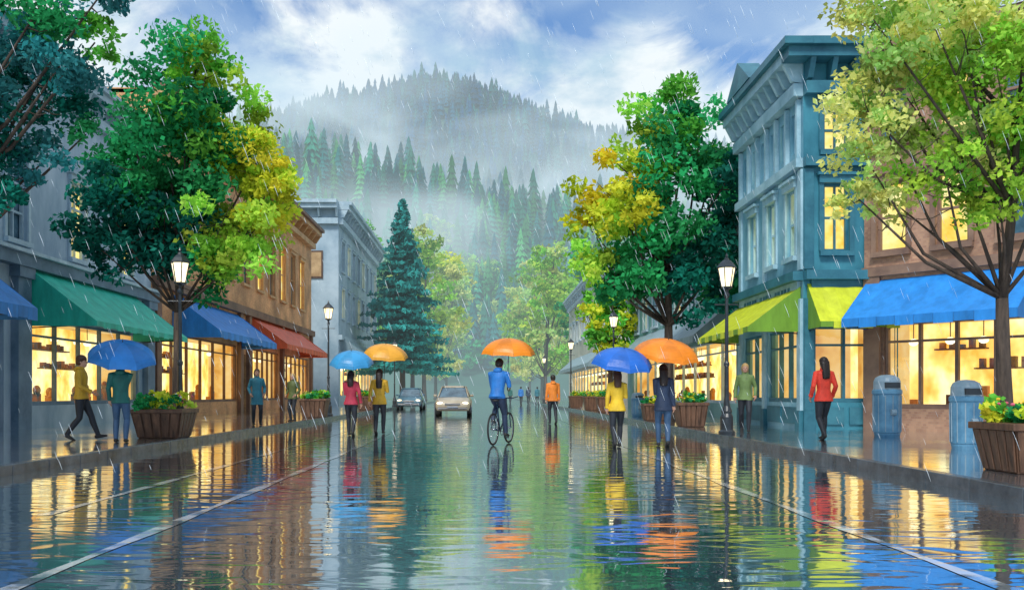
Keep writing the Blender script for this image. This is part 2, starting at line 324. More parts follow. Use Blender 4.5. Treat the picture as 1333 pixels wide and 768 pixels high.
def buildC():
    e=empty('grey_blue_building'); w=mottled('blue_grey_render',(.22,.33,.41),(.46,.57,.63),.4,.5,.15)
    fr=frame((-12.3,74),(0,1),(1,0)); ff=frame((-12.3,74),(-1,0),(0,-1)); mb=MB(); pn=MB(); t=MB()
    win=[(1.5+i*3.1,3.0+i*3.1,7.5,10) for i in range(8)]+[(1.5+i*3.1,3.0+i*3.1,11.5,14) for i in range(8)]
    wall(mb,fr,0,26,0,17,win+[(1,24,.8,3.8)],w); wall(mb,ff,0,9,0,17,[(5,6.5,8,10.5)],w)
    mb.add([(-12.3,100,0),(-22,100,0),(-22,100,17),(-12.3,100,17)],[(0,1,2,3)],w); mb.obj('walls',e)
    for i,o in enumerate(win): sash(t,pn,fr,*o,M_trim,M_dark if i%3 else M_litw,1,2)
    sash(t,pn,ff,5,6.5,8,10.5,M_trim,M_dark)
    cornice(t,fr,0,26,15.2,1.9,1.1,M_trim,1.4,None,.0); cornice(t,ff,0,9,15.2,1.9,1.1,M_trim,1.4)
    t.fbox(fr,0,26,.004,.3,5.6,6,M_trim)
    t.obj('trim',e); pn.obj('windows',e); s=MB(); s.fbox(ff,1.3,2.4,.01,.12,10.7,13,M_wood); s.fbox(ff,1.42,2.28,.123,.14,10.85,12.85,mottled('sign_face',(.35,.2,.08),(.6,.4,.2),2,.5,0)); s.obj('wall_sign',e)
    ro=MB(); ro.box(-22,-12.3,74,100,16.8,16.95,M_roof); ro.obj('roof',e); shop(e,fr,1,24,.8,3.8,M_trim,31,10,1.5,False); awning(e,fr,1,14,6,4.3,2,A_grey,A_grey2)
def buildD():
    e=empty('teal_corner_building'); w=mottled('teal_paint',(.10,.28,.37),(.30,.54,.63),.7,.45,.12,(1,1,.6),c3=(.18,.40,.50))
    w2=mottled('shaded_teal_paint',(.02,.14,.20),(.06,.28,.36),.8,.45,.12,(1,1,.6)); tr=mottled('pale_teal_trim',(.2,.38,.46),(.42,.62,.7),1.4,.45,.1); td=mottled('dark_teal_trim',(.015,.10,.15),(.05,.21,.27),1.2,.4,.1)  # darker teal puts the front face's shade into its colour
    X=8.7; Y=24.3; fr=frame((X,Y),(0,1),(-1,0)); ff=frame((X,Y),(1,0),(0,-1)); mb=MB(); m2=MB(); pn=MB(); t=MB(); L=6.0; W=2.6
    w_lo=[(.55,1.3,4.95,6.85),(2.25,3.0,4.95,6.85),(4.1,4.85,4.95,6.85)]
    w_hi=[(.45+i*.92,.95+i*.92,7.85,8.95) for i in range(6)]
    wall(mb,fr,0,L,0,10.5,w_lo+w_hi+[(.5,3.0,.85,2.95),(3.5,5.6,.85,2.95)],w); mb.obj('street_wall',e)
    fw=[(.55,1.25,5.0,6.85),(.55,1.25,7.75,8.9),(.28,2.0,.85,2.95)]
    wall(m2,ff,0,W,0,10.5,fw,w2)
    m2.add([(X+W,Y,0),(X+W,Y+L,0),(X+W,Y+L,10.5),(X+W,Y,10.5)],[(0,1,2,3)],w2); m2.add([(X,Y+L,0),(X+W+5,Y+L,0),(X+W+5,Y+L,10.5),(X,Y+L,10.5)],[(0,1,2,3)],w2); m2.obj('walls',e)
    for i,o in enumerate(w_lo): sash(t,pn,fr,*o,tr,M_litw,1,2)
    for i,o in enumerate(w_hi): sash(t,pn,fr,*o,tr,M_dark if i not in(1,4) else M_litw,1,2,False)
    for i in range(7): 
        s=.24+i*.92; t.fbox(fr,s-.07,s+.07,.003,.12,7.6,9.2,tr)
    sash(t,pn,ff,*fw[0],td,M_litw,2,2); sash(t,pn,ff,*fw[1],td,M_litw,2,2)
    t.fbox(fr,-.0,L,.004,.2,7.3,7.55,tr); t.fbox(ff,.0,W,.004,.2,7.3,7.55,td)
    t.fbox(fr,-.0,L,.004,.28,4.2,4.45,td); t.fbox(ff,.0,W,.004,.28,4.2,4.45,td)
    t.fbox(fr,.2,L-.2,.004,.1,3.75,4.197,tr); t.fbox(ff,.2,W-.1,.004,.1,3.75,4.197,td)
    for i in range(16):
        s=.8+i*.28
        if i in(5,10): continue
        t.fbox(fr,s,s+.13+.05*(i%2),.103,.12,3.88,4.08,td)
    for f,s in((fr,.14),(fr,3.25),(fr,L-.16),(ff,.14),(ff,W-.25)):
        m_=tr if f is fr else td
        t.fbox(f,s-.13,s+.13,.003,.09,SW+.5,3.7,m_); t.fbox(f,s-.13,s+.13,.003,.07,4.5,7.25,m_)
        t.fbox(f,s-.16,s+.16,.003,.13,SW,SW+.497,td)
    for a,b in((.35,1.6),(1.75,3.0),(3.5,5.6)):
        t.fbox(fr,a,b,.003,.05,.25,.72,td)
    t.fbox(ff,.4,1.1,.003,.05,.25,.72,td); t.fbox(ff,1.25,2.0,.003,.05,.25,.72,td)
    cornice(t,fr,0,L,9.25,1.35,.75,tr,.6,td,0); cornice(t,ff,0,W,9.25,1.35,.75,td,.6,td,0)
    t.box(X-.6,X-.004,Y-.6,Y-.004,9.25+1.35*.65,9.25+1.35*.85,td); t.box(X-.75,X-.004,Y-.75,Y-.004,9.25+1.35*.855,10.597,td)
    P=[fp(fr,2.4,.78,10.61),fp(fr,4.9,.78,10.61),fp(fr,3.65,.78,11.5)]; Q=[fp(fr,2.4,.1,10.61),fp(fr,4.9,.1,10.61),fp(fr,3.65,.1,11.5)]
    t.add(P+Q,[(0,1,2),(5,4,3),(0,3,4,1),(1,4,5,2),(2,5,3,0)],td)
    t.obj('trim',e,bevel=0); pn.obj('windows',e); ro=MB(); ro.box(X,X+W+5,Y,Y+L,10.42,10.58,M_roof); ro.obj('roof',e)
    shop(e,fr,.5,3.0,.85,2.95,td,41,3); shop(e,fr,3.5,5.6,.85,2.95,td,42,2); shop(e,ff,.28,2.0,.85,2.95,td,43,2,1.2)
    awning(e,fr,.15,L-.1,4.05,2.95,1.45,A_lime,A_dgreen,.15); awning(e,ff,.1,2.2,4.1,3.0,.95,A_lime,A_dgreen,.15)
def buildE():
    e=empty('brown_brick_building'); w=brickmat('brown_brick',(.32,.17,.11),(.45,.26,.16),(.34,.25,.2)); tr=mottled('brown_stone',(.15,.09,.07),(.34,.21,.14),1,.5,.1)
    u=Vector((3.2,-3.8)).normalized(); n=(u.y,-u.x); fr=frame((11.3-.95,24.25),(u.x,u.y),n); mb=MB(); pn=MB(); t=MB(); L=10
    win=[(.35+i*1.55,1.15+i*1.55,4.9,6.75) for i in range(6)]+[(.35+i*1.55,1.15+i*1.55,7.8,9.2) for i in range(6)]
    wall(mb,fr,0,L,0,10.3,win+[(.55,4.2,.7,3.0),(5.3,9.3,.7,3.0)],w)
    a=fp(fr,L,0,0); mb.add([a,(a[0]+6,a[1]+4,0),(a[0]+6,a[1]+4,10.3),(a[0],a[1],10.3)],[(0,1,2,3)],w); mb.obj('walls',e)
    for i,o in enumerate(win): sash(t,pn,fr,*o,tr,M_litw if i in(0,1,3,7) else M_dark,1,2)
    t.fbox(fr,0,L,.004,.15,4.25,4.5,tr); cornice(t,fr,0,L,9.4,.9,.5,tr,.7)
    for s in(.25,4.75,9.7): t.fbox(fr,s-.22,s+.22,.003,.12,SW,4.247,tr)
    t.obj('trim',e); pn.obj('windows',e); shop(e,fr,.55,4.2,.7,3.0,tr,51,4); shop(e,fr,5.3,9.3,.7,3.0,tr,52,4)
    awning(e,fr,.1,4.3,4.15,3.05,1.4,A_blue,A_blue2,.22)
    ro=MB(); c=[fp(fr,0,0,10.2),fp(fr,L,0,10.2),(a[0]+6,a[1]+4,10.2),(18,30,10.2)]; ro.add(c,[(0,1,2,3)],M_roof); ro.obj('roof',e)
def buildF(name,w,x,y0,L,h,seed,zf):
    e=empty(name); fr=frame((x,y0),(0,1),(-1,0)); ff=frame((x,y0),(1,0),(0,-1)); mb=MB(); pn=MB(); t=MB()
    win=[(1.5+i*3,2.9+i*3,zf,zf+1.9) for i in range(int((L-2)/3))]; wf=[(2,3.4,zf,zf+1.9),(5,6.4,zf,zf+1.9)]
    wall(mb,fr,0,L,0,h,win+[(1,L-2,.7,3.3)],w); wall(mb,ff,0,9,0,h,wf,w); mb.obj('walls',e)
    for i,o in enumerate(win): sash(t,pn,fr,*o,M_trim,M_dark if i%3 else M_litw)
    for o in wf: sash(t,pn,ff,*o,M_trim,M_litw)
    cornice(t,fr,0,L,h-1,1.1,.7,M_trim,1.5); cornice(t,ff,0,9,h-1,1.1,.7,M_trim,1.5); t.obj('trim',e); pn.obj('windows',e); shop(e,fr,1,L-2,.7,3.3,M_trim,seed,int(L/2.6),1.5,False); awning(e,fr,2,L-4,4.6,3.4,1.4,A_grey,A_grey2)
    ro=MB(); ro.box(x,x+9,y0,y0+L,h-.1,h-.02,M_roof); ro.obj('roof',e)
buildA(); buildB(); buildC(); buildD(); buildE()
buildF('cream_building',mottled('cream_plaster',(.38,.38,.32),(.62,.6,.5),.4,.5,.1),9.0,64,32,10.8,61,6.2)
buildF('green_shop_building',mottled('sea_green_paint',(.08,.24,.26),(.2,.4,.4),.5,.5,.1),9.6,33,27,8,71,4.9)

# ------------------------------------------------------------ ground
KL,KR=-6.4,5.45
M_road=wetmat('wet_asphalt',(.045,.075,.10),(.12,.17,.20),1.75,.02,.06,.20,puddle=.50)
M_side=wetmat('wet_paving',(.11,.14,.17),(.26,.28,.30),1.5,.05,.13,.10,True,puddle=.32)
M_kerb=mottled('kerb_stone',(.03,.04,.05),(.11,.13,.15),2,.2,.2)
M_grass=mottled('wet_grass',(.03,.08,.04),(.07,.15,.05),.3,.7,.3)
g=MB(); g.add([(-1500,-300,-.03),(1500,-300,-.03),(1500,2500,-.03),(-1500,2500,-.03)],[(0,1,2,3)],M_grass); g.obj('ground')
g=MB(); g.add([(KL-.3,-60,0),(KR+.3,-60,0),(KR+.3,215,0),(KL-.3,215,0)],[(0,1,2,3)],M_road); g.obj('road')
for nm,x0,x1,k0,k1 in (('pavement',-14,KL-.16,KL-.16,KL),('pavement',KR+.16,19,KR,KR+.16)):
    g=MB(); g.box(x0,x1,-60,205,-.02,SW,M_side); g.obj(nm)
    g=MB(); y=-60
    while y<205: g.box(k0+.002,k1-.002,y+.004,y+.996,-.02,SW+.012,M_kerb); y+=1
    g.obj('kerb',bevel=.012)
M_paint=wetmat('road_paint',(.14,.19,.22),(.8,.82,.82),1.5,.04,.10,.2,puddle=.3,lo=.40,hi=.54,nsc=2.2)
g=MB()
for x,y0,y1,wv in((-2.75,2,46,.05),(-4.1,8,40,.04),(3.0,4,40,.05)):
    n=80
    V=[]
    for i in range(n+1):
        y=y0+(y1-y0)*i/n; xx=x+(.14 if x<0 else -.12)*math.sin(y*.11); w=.05+.02*math.sin(y*2.3+x)
        V+= [(xx-w,y,.004),(xx+w,y,.004)]
    g.add(V,[(2*i,2*i+1,2*i+3,2*i+2) for i in range(n)],M_paint)
g.obj('road_markings')

# ------------------------------------------------------------ foliage
def npmesh(name,V,k,col,mats,matidx=None,parent=None):
    V=np.asarray(V,dtype=np.float32); nf=len(V)//k
    me=bpy.data.meshes.new(name); me.vertices.add(len(V)); me.vertices.foreach_set('co',V.ravel())
    me.loops.add(len(V)); me.loops.foreach_set('vertex_index',np.arange(len(V),dtype=np.int32))
    me.polygons.add(nf); me.polygons.foreach_set('loop_start',np.arange(0,len(V),k,dtype=np.int32)); me.polygons.foreach_set('loop_total',np.full(nf,k,dtype=np.int32))
    me.update(calc_edges=True)
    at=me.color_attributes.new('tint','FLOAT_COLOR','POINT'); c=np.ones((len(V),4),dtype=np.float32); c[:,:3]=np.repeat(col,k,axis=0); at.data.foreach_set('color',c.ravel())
    for m in mats: me.materials.append(m)
    o=bpy.data.objects.new(name,me); COL.objects.link(o)
    if parent: o.parent=parent
    return o
def leaves(C,size,col):
    n=len(C); a=NR.normal(size=(n,3)); a/=np.linalg.norm(a,axis=1)[:,None]; b=NR.normal(size=(n,3)); b-=a*(a*b).sum(1)[:,None]; b/=np.linalg.norm(b,axis=1)[:,None]
    s=size*(.6+.8*NR.rand(n))[:,None]; a=a*s*.62; b=b*s*.36
    V=np.stack([C-a,C-b*1.0+a*.1,C+a,C+b+a*.1],1).reshape(-1,3); return V
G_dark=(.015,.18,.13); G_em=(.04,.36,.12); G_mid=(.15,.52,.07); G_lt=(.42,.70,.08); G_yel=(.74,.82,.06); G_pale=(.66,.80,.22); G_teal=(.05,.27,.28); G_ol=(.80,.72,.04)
def lobeleaves(lobes,size,cov=3.2,ysq=1.0,sub=None):
    Cs=[];cols=[]
    for (c,r,g) in lobes:
        nsub=max(6,int(11*(sub or 1))); per=int(cov*math.pi*r*r/(.45*size*size)/nsub)+3
        for k in range(nsub):
            d=NR.normal(size=3); d/=np.linalg.norm(d); d[1]*=ysq; rr=r*(.35+.75*NR.rand()**.6)
            cc=np.array(c)+d*rr*np.array([1,1,.85]); sr=r*(.24+.24*NR.rand())
            n=int(per*(.5+NR.rand())); L=NR.normal(size=(n,3)); L=L/np.maximum(np.linalg.norm(L,axis=1)[:,None],.3)*(NR.rand(n)**.45)[:,None]*sr*1.25*np.array([1.15,1.15,.75])
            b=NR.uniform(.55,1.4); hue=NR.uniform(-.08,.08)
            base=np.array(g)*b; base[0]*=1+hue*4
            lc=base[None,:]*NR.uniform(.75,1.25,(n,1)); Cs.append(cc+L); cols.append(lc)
    return np.concatenate(Cs),np.clip(np.concatenate(cols),0,.85)
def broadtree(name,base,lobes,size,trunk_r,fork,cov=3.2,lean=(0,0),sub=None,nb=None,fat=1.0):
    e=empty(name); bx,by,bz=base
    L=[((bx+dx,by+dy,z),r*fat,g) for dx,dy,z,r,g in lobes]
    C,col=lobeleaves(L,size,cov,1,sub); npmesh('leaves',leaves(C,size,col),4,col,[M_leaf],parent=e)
    mb=MB(); fk=Vector((bx+lean[0],by+lean[1],fork)); top=max(l[0][2] for l in L); 
    mb.tube([(bx,by,bz-.05),(bx+.02,by,bz+.25),(bx+lean[0]*.4,by,bz+(fork-bz)*.5),fk],[trunk_r*1.6,trunk_r*1.1,trunk_r*.9,trunk_r*.75],M_bark,10)
    tx=max(L,key=lambda l:l[0][2])[0]; mid=[fk+(Vector(tx)-fk)*k+Vector((R.uniform(-.1,.1),R.uniform(-.1,.1),0))*trunk_r*6 for k in(.25,.5,.75)]
    path=[fk]+mid+[Vector(tx)]; mb.tube(path,[trunk_r*.75,trunk_r*.55,trunk_r*.4,trunk_r*.25,trunk_r*.08],M_bark,8)
    for (c,r,g) in L:
        c=Vector(c); k=max(0,min(3,int((c.z-fk.z)/(top-fk.z+.01)*3-.6))); s=path[k]
        if c.z<fk.z+.3: s=fk-Vector((0,0,.3))
        m=s+(c-s)*.5+Vector((R.uniform(-.2,.2),R.uniform(-.2,.2),-.12*(c-s).length+R.uniform(0,.2)))
        mb.tube([s,m,c],[trunk_r*.36,trunk_r*.22,trunk_r*.08],M_bark,6)
        for q in range(5):
            d=Vector((R.uniform(-1,1),R.uniform(-1,1),R.uniform(-.3,1)))*r*.8; p0=m+(c-m)*R.uniform(.3,1); mb.tube([p0,p0+d*.5+Vector((0,0,-.05)),p0+d],[trunk_r*.1,trunk_r*.07,trunk_r*.03],M_bark,4)
    mb.obj('trunk_and_branches',e,True); return e
def rd(): return R.uniform(-1,1)
def LB(lst,dy): return [(x,rd()*dy,z,r,g) for x,z,r,g in lst]
broadtree('street_tree',(-7.65,22,SW),LB([(.6,9.3,.75,G_mid),(.1,8.3,1.1,G_em),(1.3,8.0,.95,G_lt),(-.8,7.0,1.1,G_em),(.55,6.7,1.2,G_em),(2.05,6.8,.9,G_yel),(-1.35,5.5,1.0,G_dark),(.1,5.2,1.15,G_dark),(1.4,5.2,1.05,G_lt),  # lobe colours carry the crown's shaded left and bright right side
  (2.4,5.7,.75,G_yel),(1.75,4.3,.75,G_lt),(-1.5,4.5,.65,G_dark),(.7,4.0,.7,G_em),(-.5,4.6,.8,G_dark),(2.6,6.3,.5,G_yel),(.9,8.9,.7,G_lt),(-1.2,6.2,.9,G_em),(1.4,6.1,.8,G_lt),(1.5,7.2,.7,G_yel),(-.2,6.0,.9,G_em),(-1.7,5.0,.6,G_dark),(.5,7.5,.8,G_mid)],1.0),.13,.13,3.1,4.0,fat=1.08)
broadtree('street_tree',(6.8,33,SW),LB([(.3,12,1.15,G_mid),(-.5,11,1.4,G_lt),(1,10.4,1.5,G_em),(-1.2,9.6,1.3,G_yel),(-2.2,8.7,1.25,G_ol),(0,8.4,1.6,G_em),(1.8,8.7,1.3,G_dark),(-2.7,6.9,1.1,G_lt),(-.5,6.4,1.6,G_em),  # bright left and shaded right of this crown are put into leaf colour
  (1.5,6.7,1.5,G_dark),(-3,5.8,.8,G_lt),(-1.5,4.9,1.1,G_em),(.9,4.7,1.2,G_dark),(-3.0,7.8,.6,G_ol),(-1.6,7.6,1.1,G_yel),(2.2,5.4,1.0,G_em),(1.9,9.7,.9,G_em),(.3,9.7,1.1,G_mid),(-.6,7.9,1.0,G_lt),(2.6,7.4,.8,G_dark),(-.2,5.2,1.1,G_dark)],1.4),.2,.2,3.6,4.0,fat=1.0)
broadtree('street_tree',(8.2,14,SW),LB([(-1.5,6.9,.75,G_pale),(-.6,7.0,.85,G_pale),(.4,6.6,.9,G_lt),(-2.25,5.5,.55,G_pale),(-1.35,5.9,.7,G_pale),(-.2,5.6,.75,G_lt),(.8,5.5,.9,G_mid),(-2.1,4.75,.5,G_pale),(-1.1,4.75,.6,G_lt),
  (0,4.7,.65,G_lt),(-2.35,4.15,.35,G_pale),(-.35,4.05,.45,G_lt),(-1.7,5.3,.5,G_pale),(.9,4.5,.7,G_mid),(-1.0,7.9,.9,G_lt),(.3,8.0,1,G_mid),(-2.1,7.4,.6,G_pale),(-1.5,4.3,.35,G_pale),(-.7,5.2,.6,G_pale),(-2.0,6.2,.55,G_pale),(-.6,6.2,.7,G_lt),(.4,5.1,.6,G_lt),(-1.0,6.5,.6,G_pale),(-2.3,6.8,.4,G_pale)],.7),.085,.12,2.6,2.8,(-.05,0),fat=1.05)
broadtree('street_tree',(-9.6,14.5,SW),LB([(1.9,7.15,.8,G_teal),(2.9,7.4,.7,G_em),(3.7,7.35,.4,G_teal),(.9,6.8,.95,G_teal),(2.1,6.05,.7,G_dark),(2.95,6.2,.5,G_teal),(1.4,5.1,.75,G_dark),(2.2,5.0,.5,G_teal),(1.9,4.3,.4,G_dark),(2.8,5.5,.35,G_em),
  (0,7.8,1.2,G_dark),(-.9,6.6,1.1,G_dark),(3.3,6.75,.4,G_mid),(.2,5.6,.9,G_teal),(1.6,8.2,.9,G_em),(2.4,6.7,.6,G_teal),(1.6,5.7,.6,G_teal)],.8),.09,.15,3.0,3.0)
def crown(cx,z0,z1,w,gs,n=16):
    out=[]
    for i in range(n):
        u=(i+.5)/n; z=z0+(z1-z0)*u; ww=w*math.sin(math.pi*min(.93,max(.2,.15+.8*u)))**.7
        out.append((cx+rd()*ww*.75,rd()*ww*.6,z,w*.42*R.uniform(.8,1.15),R.choice(gs)))
    return out
for (x,y,z0,z1,w,gs,s) in[(-8.2,118,5,22,5.2,[G_pale,G_pale,G_lt],.5),(-8.5,150,6,25,6,[G_pale,G_yel],.6),(8.2,122,5,21,4.8,[G_lt,G_pale],.5),(9.5,150,5,22,6,[G_pale,G_lt],.6),(8.0,57,3.4,7.8,2.2,[G_yel,G_lt,G_mid],.3),
    (14.5,44,6,13.5,3.6,[G_dark,G_em],.3),(-8.6,104,5,13,3,[G_lt,G_em],.45),(13,104,5,17,4.5,[G_em,G_mid],.5),(-17,128,6,24,6,[G_em,G_mid],.6),(16,135,6,24,6,[G_em,G_lt],.6),(-8,180,5,26,6.5,[G_pale,G_lt],.7),(9,182,5,24,6.5,[G_pale,G_lt],.7)]:
    broadtree('street_tree',(x,y,SW if abs(x)<14 else 0),crown(0,z0,z1,w,gs),s,.2 if y<80 else .3,z0*.7,2.6)
# conifers
def conifer_tpl(tiers,k,h=1,w=.19,z0=.06,seed=0):
    r=np.random.RandomState(seed); T=[]
    for t in range(tiers):
        u=t/tiers; zb=z0+(1-z0)*u; rr=w*(1-u)**.85+.012; zt=min(1,zb+(1-z0)/tiers*1.9)
        ph=r.rand()*6.28
        for i in range(k):
            a=ph+2*math.pi*i/k+r.uniform(-.2,.2); R_=rr*r.uniform(.65,1.2); da=math.pi/k*.9; dz=-.02*r.rand()
            T.append([(0,0,zt),(R_*math.cos(a)*.55-math.sin(a)*rr*da*.9,R_*math.sin(a)*.55+math.cos(a)*rr*da*.9,zb+.02),(R_*math.cos(a),R_*math.sin(a),zb-.012+dz)])
            T.append([(0,0,zt),(R_*math.cos(a),R_*math.sin(a),zb-.012+dz),(R_*math.cos(a)*.55+math.sin(a)*rr*da*.9,R_*math.sin(a)*.55-math.cos(a)*rr*da*.9,zb+.02)])
    return np.array(T).reshape(-1,3)
e=empty('pine_tree'); mb=MB(); mb.tube([(-7.9,84,0),(-7.9,84,19.3)],[.3,.04],M_bark,8); 
cs=[];cc=[]
for t in range(44):
    u=t/44; z=3.6+16*u; rr=5.0*(1-u)**.95+.12
    for i in range(11):
        a=R.uniform(0,6.28); ln=rr*R.uniform(.5,1.15); n=int(24*ln/2)+8; q=NR.rand(n); zz=z-.22*ln*q+.1*ln*q*q
        wd=(.10+.16*(1-q))*ln*NR.uniform(-1,1,n)
        P=np.stack([-7.9+math.cos(a)*ln*q-math.sin(a)*wd,84+math.sin(a)*ln*q+math.cos(a)*wd,zz+NR.normal(0,.06,n)],1); cs.append(P)
        b=R.uniform(.5,1.5); cc.append(np.tile(np.array((.04,.32,.29))*b,(n,1)))
        if i%3==0: mb.tube([(-7.9,84,z),(-7.9+math.cos(a)*ln*.9,84+math.sin(a)*ln*.9,z-.15*ln)],[.05,.015],M_bark,4)
C=np.concatenate(cs); cc=np.concatenate(cc); npmesh('needles',leaves(C,.42,cc),4,cc,[M_leaf2],parent=e); mb.obj('trunk_and_branches',e)

# ------------------------------------------------------------ hills
def interp(x,xs,ys): return np.interp(x,xs,ys)
def fbm(x,y):
    return (np.sin(x*.021+y*.013+1)+.6*np.sin(x*.047-y*.031+2)+.35*np.sin(x*.09+y*.07)+.2*np.sin(x*.19-y*.15+.7))
def terrain(x,y):
    c2=interp(x/np.maximum(y,1)*330,[-400,-160,-85,-55,-30,0,20,40,60,120,400],[70,88,84,84,78,70,66,60,56,52,60])
    c1=interp(x/np.maximum(y,1)*650,[-900,-300,-160,-115,-40,-5,40,90,150,220,900],[150,175,188,200,214,208,194,182,170,163,140])
    t=np.clip((y-205)/130,0,1); s=t*t*(3-2*t); h=c2*s
    t2=np.clip((y-365)/290,0,1); s2=t2*t2*(3-2*t2); h=h*(1-s2)+c1*s2
    t3=np.clip((y-700)/400,0,1); h=h*(1-.7*t3)
    return h+fbm(x,y)*3.0*np.clip((y-215)/120,0,1)-.05
nx,ny=150,110; xs=np.linspace(-750,750,nx); ys=205+(1150-205)*np.linspace(0,1,ny)**1.4
X,Y=np.meshgrid(xs,ys); Z=terrain(X,Y); V=np.stack([X,Y,Z],2).reshape(-1,3)
me=bpy.data.meshes.new('hills'); F=[(j*nx+i,j*nx+i+1,(j+1)*nx+i+1,(j+1)*nx+i) for j in range(ny-1) for i in range(nx-1)]
me.from_pydata(V.tolist(),[],F); me.materials.append(mottled('hillside',(.01,.06,.05),(.03,.11,.07),.05,.9,0)); o=bpy.data.objects.new('hills',me); COL.objects.link(o)
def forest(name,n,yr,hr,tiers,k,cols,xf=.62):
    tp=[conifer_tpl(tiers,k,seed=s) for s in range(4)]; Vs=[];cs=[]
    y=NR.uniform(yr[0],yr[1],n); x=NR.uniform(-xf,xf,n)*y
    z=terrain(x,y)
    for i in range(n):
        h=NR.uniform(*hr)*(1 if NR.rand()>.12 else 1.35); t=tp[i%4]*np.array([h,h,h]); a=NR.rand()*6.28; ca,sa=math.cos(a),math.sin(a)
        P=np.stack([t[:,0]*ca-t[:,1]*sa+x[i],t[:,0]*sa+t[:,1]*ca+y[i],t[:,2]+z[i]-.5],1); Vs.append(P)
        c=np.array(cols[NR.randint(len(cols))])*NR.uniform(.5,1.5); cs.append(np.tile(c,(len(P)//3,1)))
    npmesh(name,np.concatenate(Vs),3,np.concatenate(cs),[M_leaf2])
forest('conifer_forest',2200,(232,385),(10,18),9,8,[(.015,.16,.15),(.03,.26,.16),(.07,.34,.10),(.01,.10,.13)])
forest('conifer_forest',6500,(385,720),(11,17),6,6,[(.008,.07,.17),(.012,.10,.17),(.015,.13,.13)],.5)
lobes=[]
for (x,y,r) in[(-22,275,5.5),(-16,282,6),(-10,270,5),(-6,262,5.5),(-1,268,5),(4,262,5.5),(8,256,5),(-30,262,5),(-12,255,5),(-26,250,5),(14,250,5),(24,245,6),(36,240,6),(-40,240,6),(-20,232,5),(-34,225,5),(22,225,5),(40,222,6),(-52,228,6),(55,232,6),(10,235,4),(-8,236,4),(0,246,5),(-14,243,4.5),(16,236,5),(-26,238,5),(30,252,5),(-3,228,4),(6,224,4),(-12,222,4)]:
    z=float(terrain(np.array([float(x)]),np.array([float(y)]))[0]); g=R.choice([G_lt,G_mid,G_lt,G_em,G_pale])
    for q in range(4): lobes.append(((x+rd()*r*.6,y+rd()*3,z+r*.8+q*r*.33),r*.55,g))
C,col=lobeleaves(lobes,.9,2.4); npmesh('distant_trees',leaves(C,.9,col),4,col,[M_leaf])
# mist
mb=MB(); mb.box(-380,380,222,680,-1,205,swirlmist('valley_mist',.0005,.013,(.74,.90,1.0))); mb.obj('mist')
mb=MB(); mb.box(-80,80,62,220,.02,45,mistmat('street_haze',.0019,(.66,.90,.96))); mb.obj('mist')

# ------------------------------------------------------------ street furniture
def lamp(x,y,z=SW,h=4.25,s=1.0):
    mb=MB(); c=(x,y,z)
    mb.lathe(c,[(.19,0),(.19,.08),(.15,.12),(.15,.42),(.11,.5),(.125,.56),(.075,.68),(.055,.9),(.05,1.6),(.065,1.63),(.065,1.68),(.045,1.72),(.036,h-1.0),(.06,h-.96),(.06,h-.9),(.035,h-.86),(.05,h-.8),(.13,h-.76),(.13,h-.73)],M_iron,16)
    mb.lathe(c,[(.112,h-.728),(.192,h-.302)],M_lampglass,6)
    for k in range(6):
        a=math.pi/3*k; mb.tube([(x+.122*math.cos(a),y+.122*math.sin(a),z+h-.73),(x+.203*math.cos(a),y+.203*math.sin(a),z+h-.3)],.013,M_iron,5)
    mb.lathe(c,[(.235,h-.3),(.235,h-.275),(.16,h-.18),(.10,h-.12),(.06,h-.1),(.05,h-.06),(.022,h-.04),(.035,h-.01),(.004,h+.06)],M_iron,6)
    mb.tube([(x-.28,y,z+h-1.15),(x+.28,y,z+h-1.15)],.015,M_iron,6)
    mb.obj('street_lamp')
for x,y,h in((-6.9,20,4.2),(5.65,20.8,4.2),(5.85,40.6,4.75),(5.85,61,4.75),(-6.75,38,4.9),(-6.8,95,4.9),(5.9,90,4.8),(-6.8,66,4.9)): lamp(x,y,SW,h)
M_fl=[solid('petal_'+n,c,.5) for n,c in(('yellow',(.85,.6,.03)),('white',(.8,.8,.75)),('orange',(.8,.25,.02)),('pink',(.7,.12,.2)))]
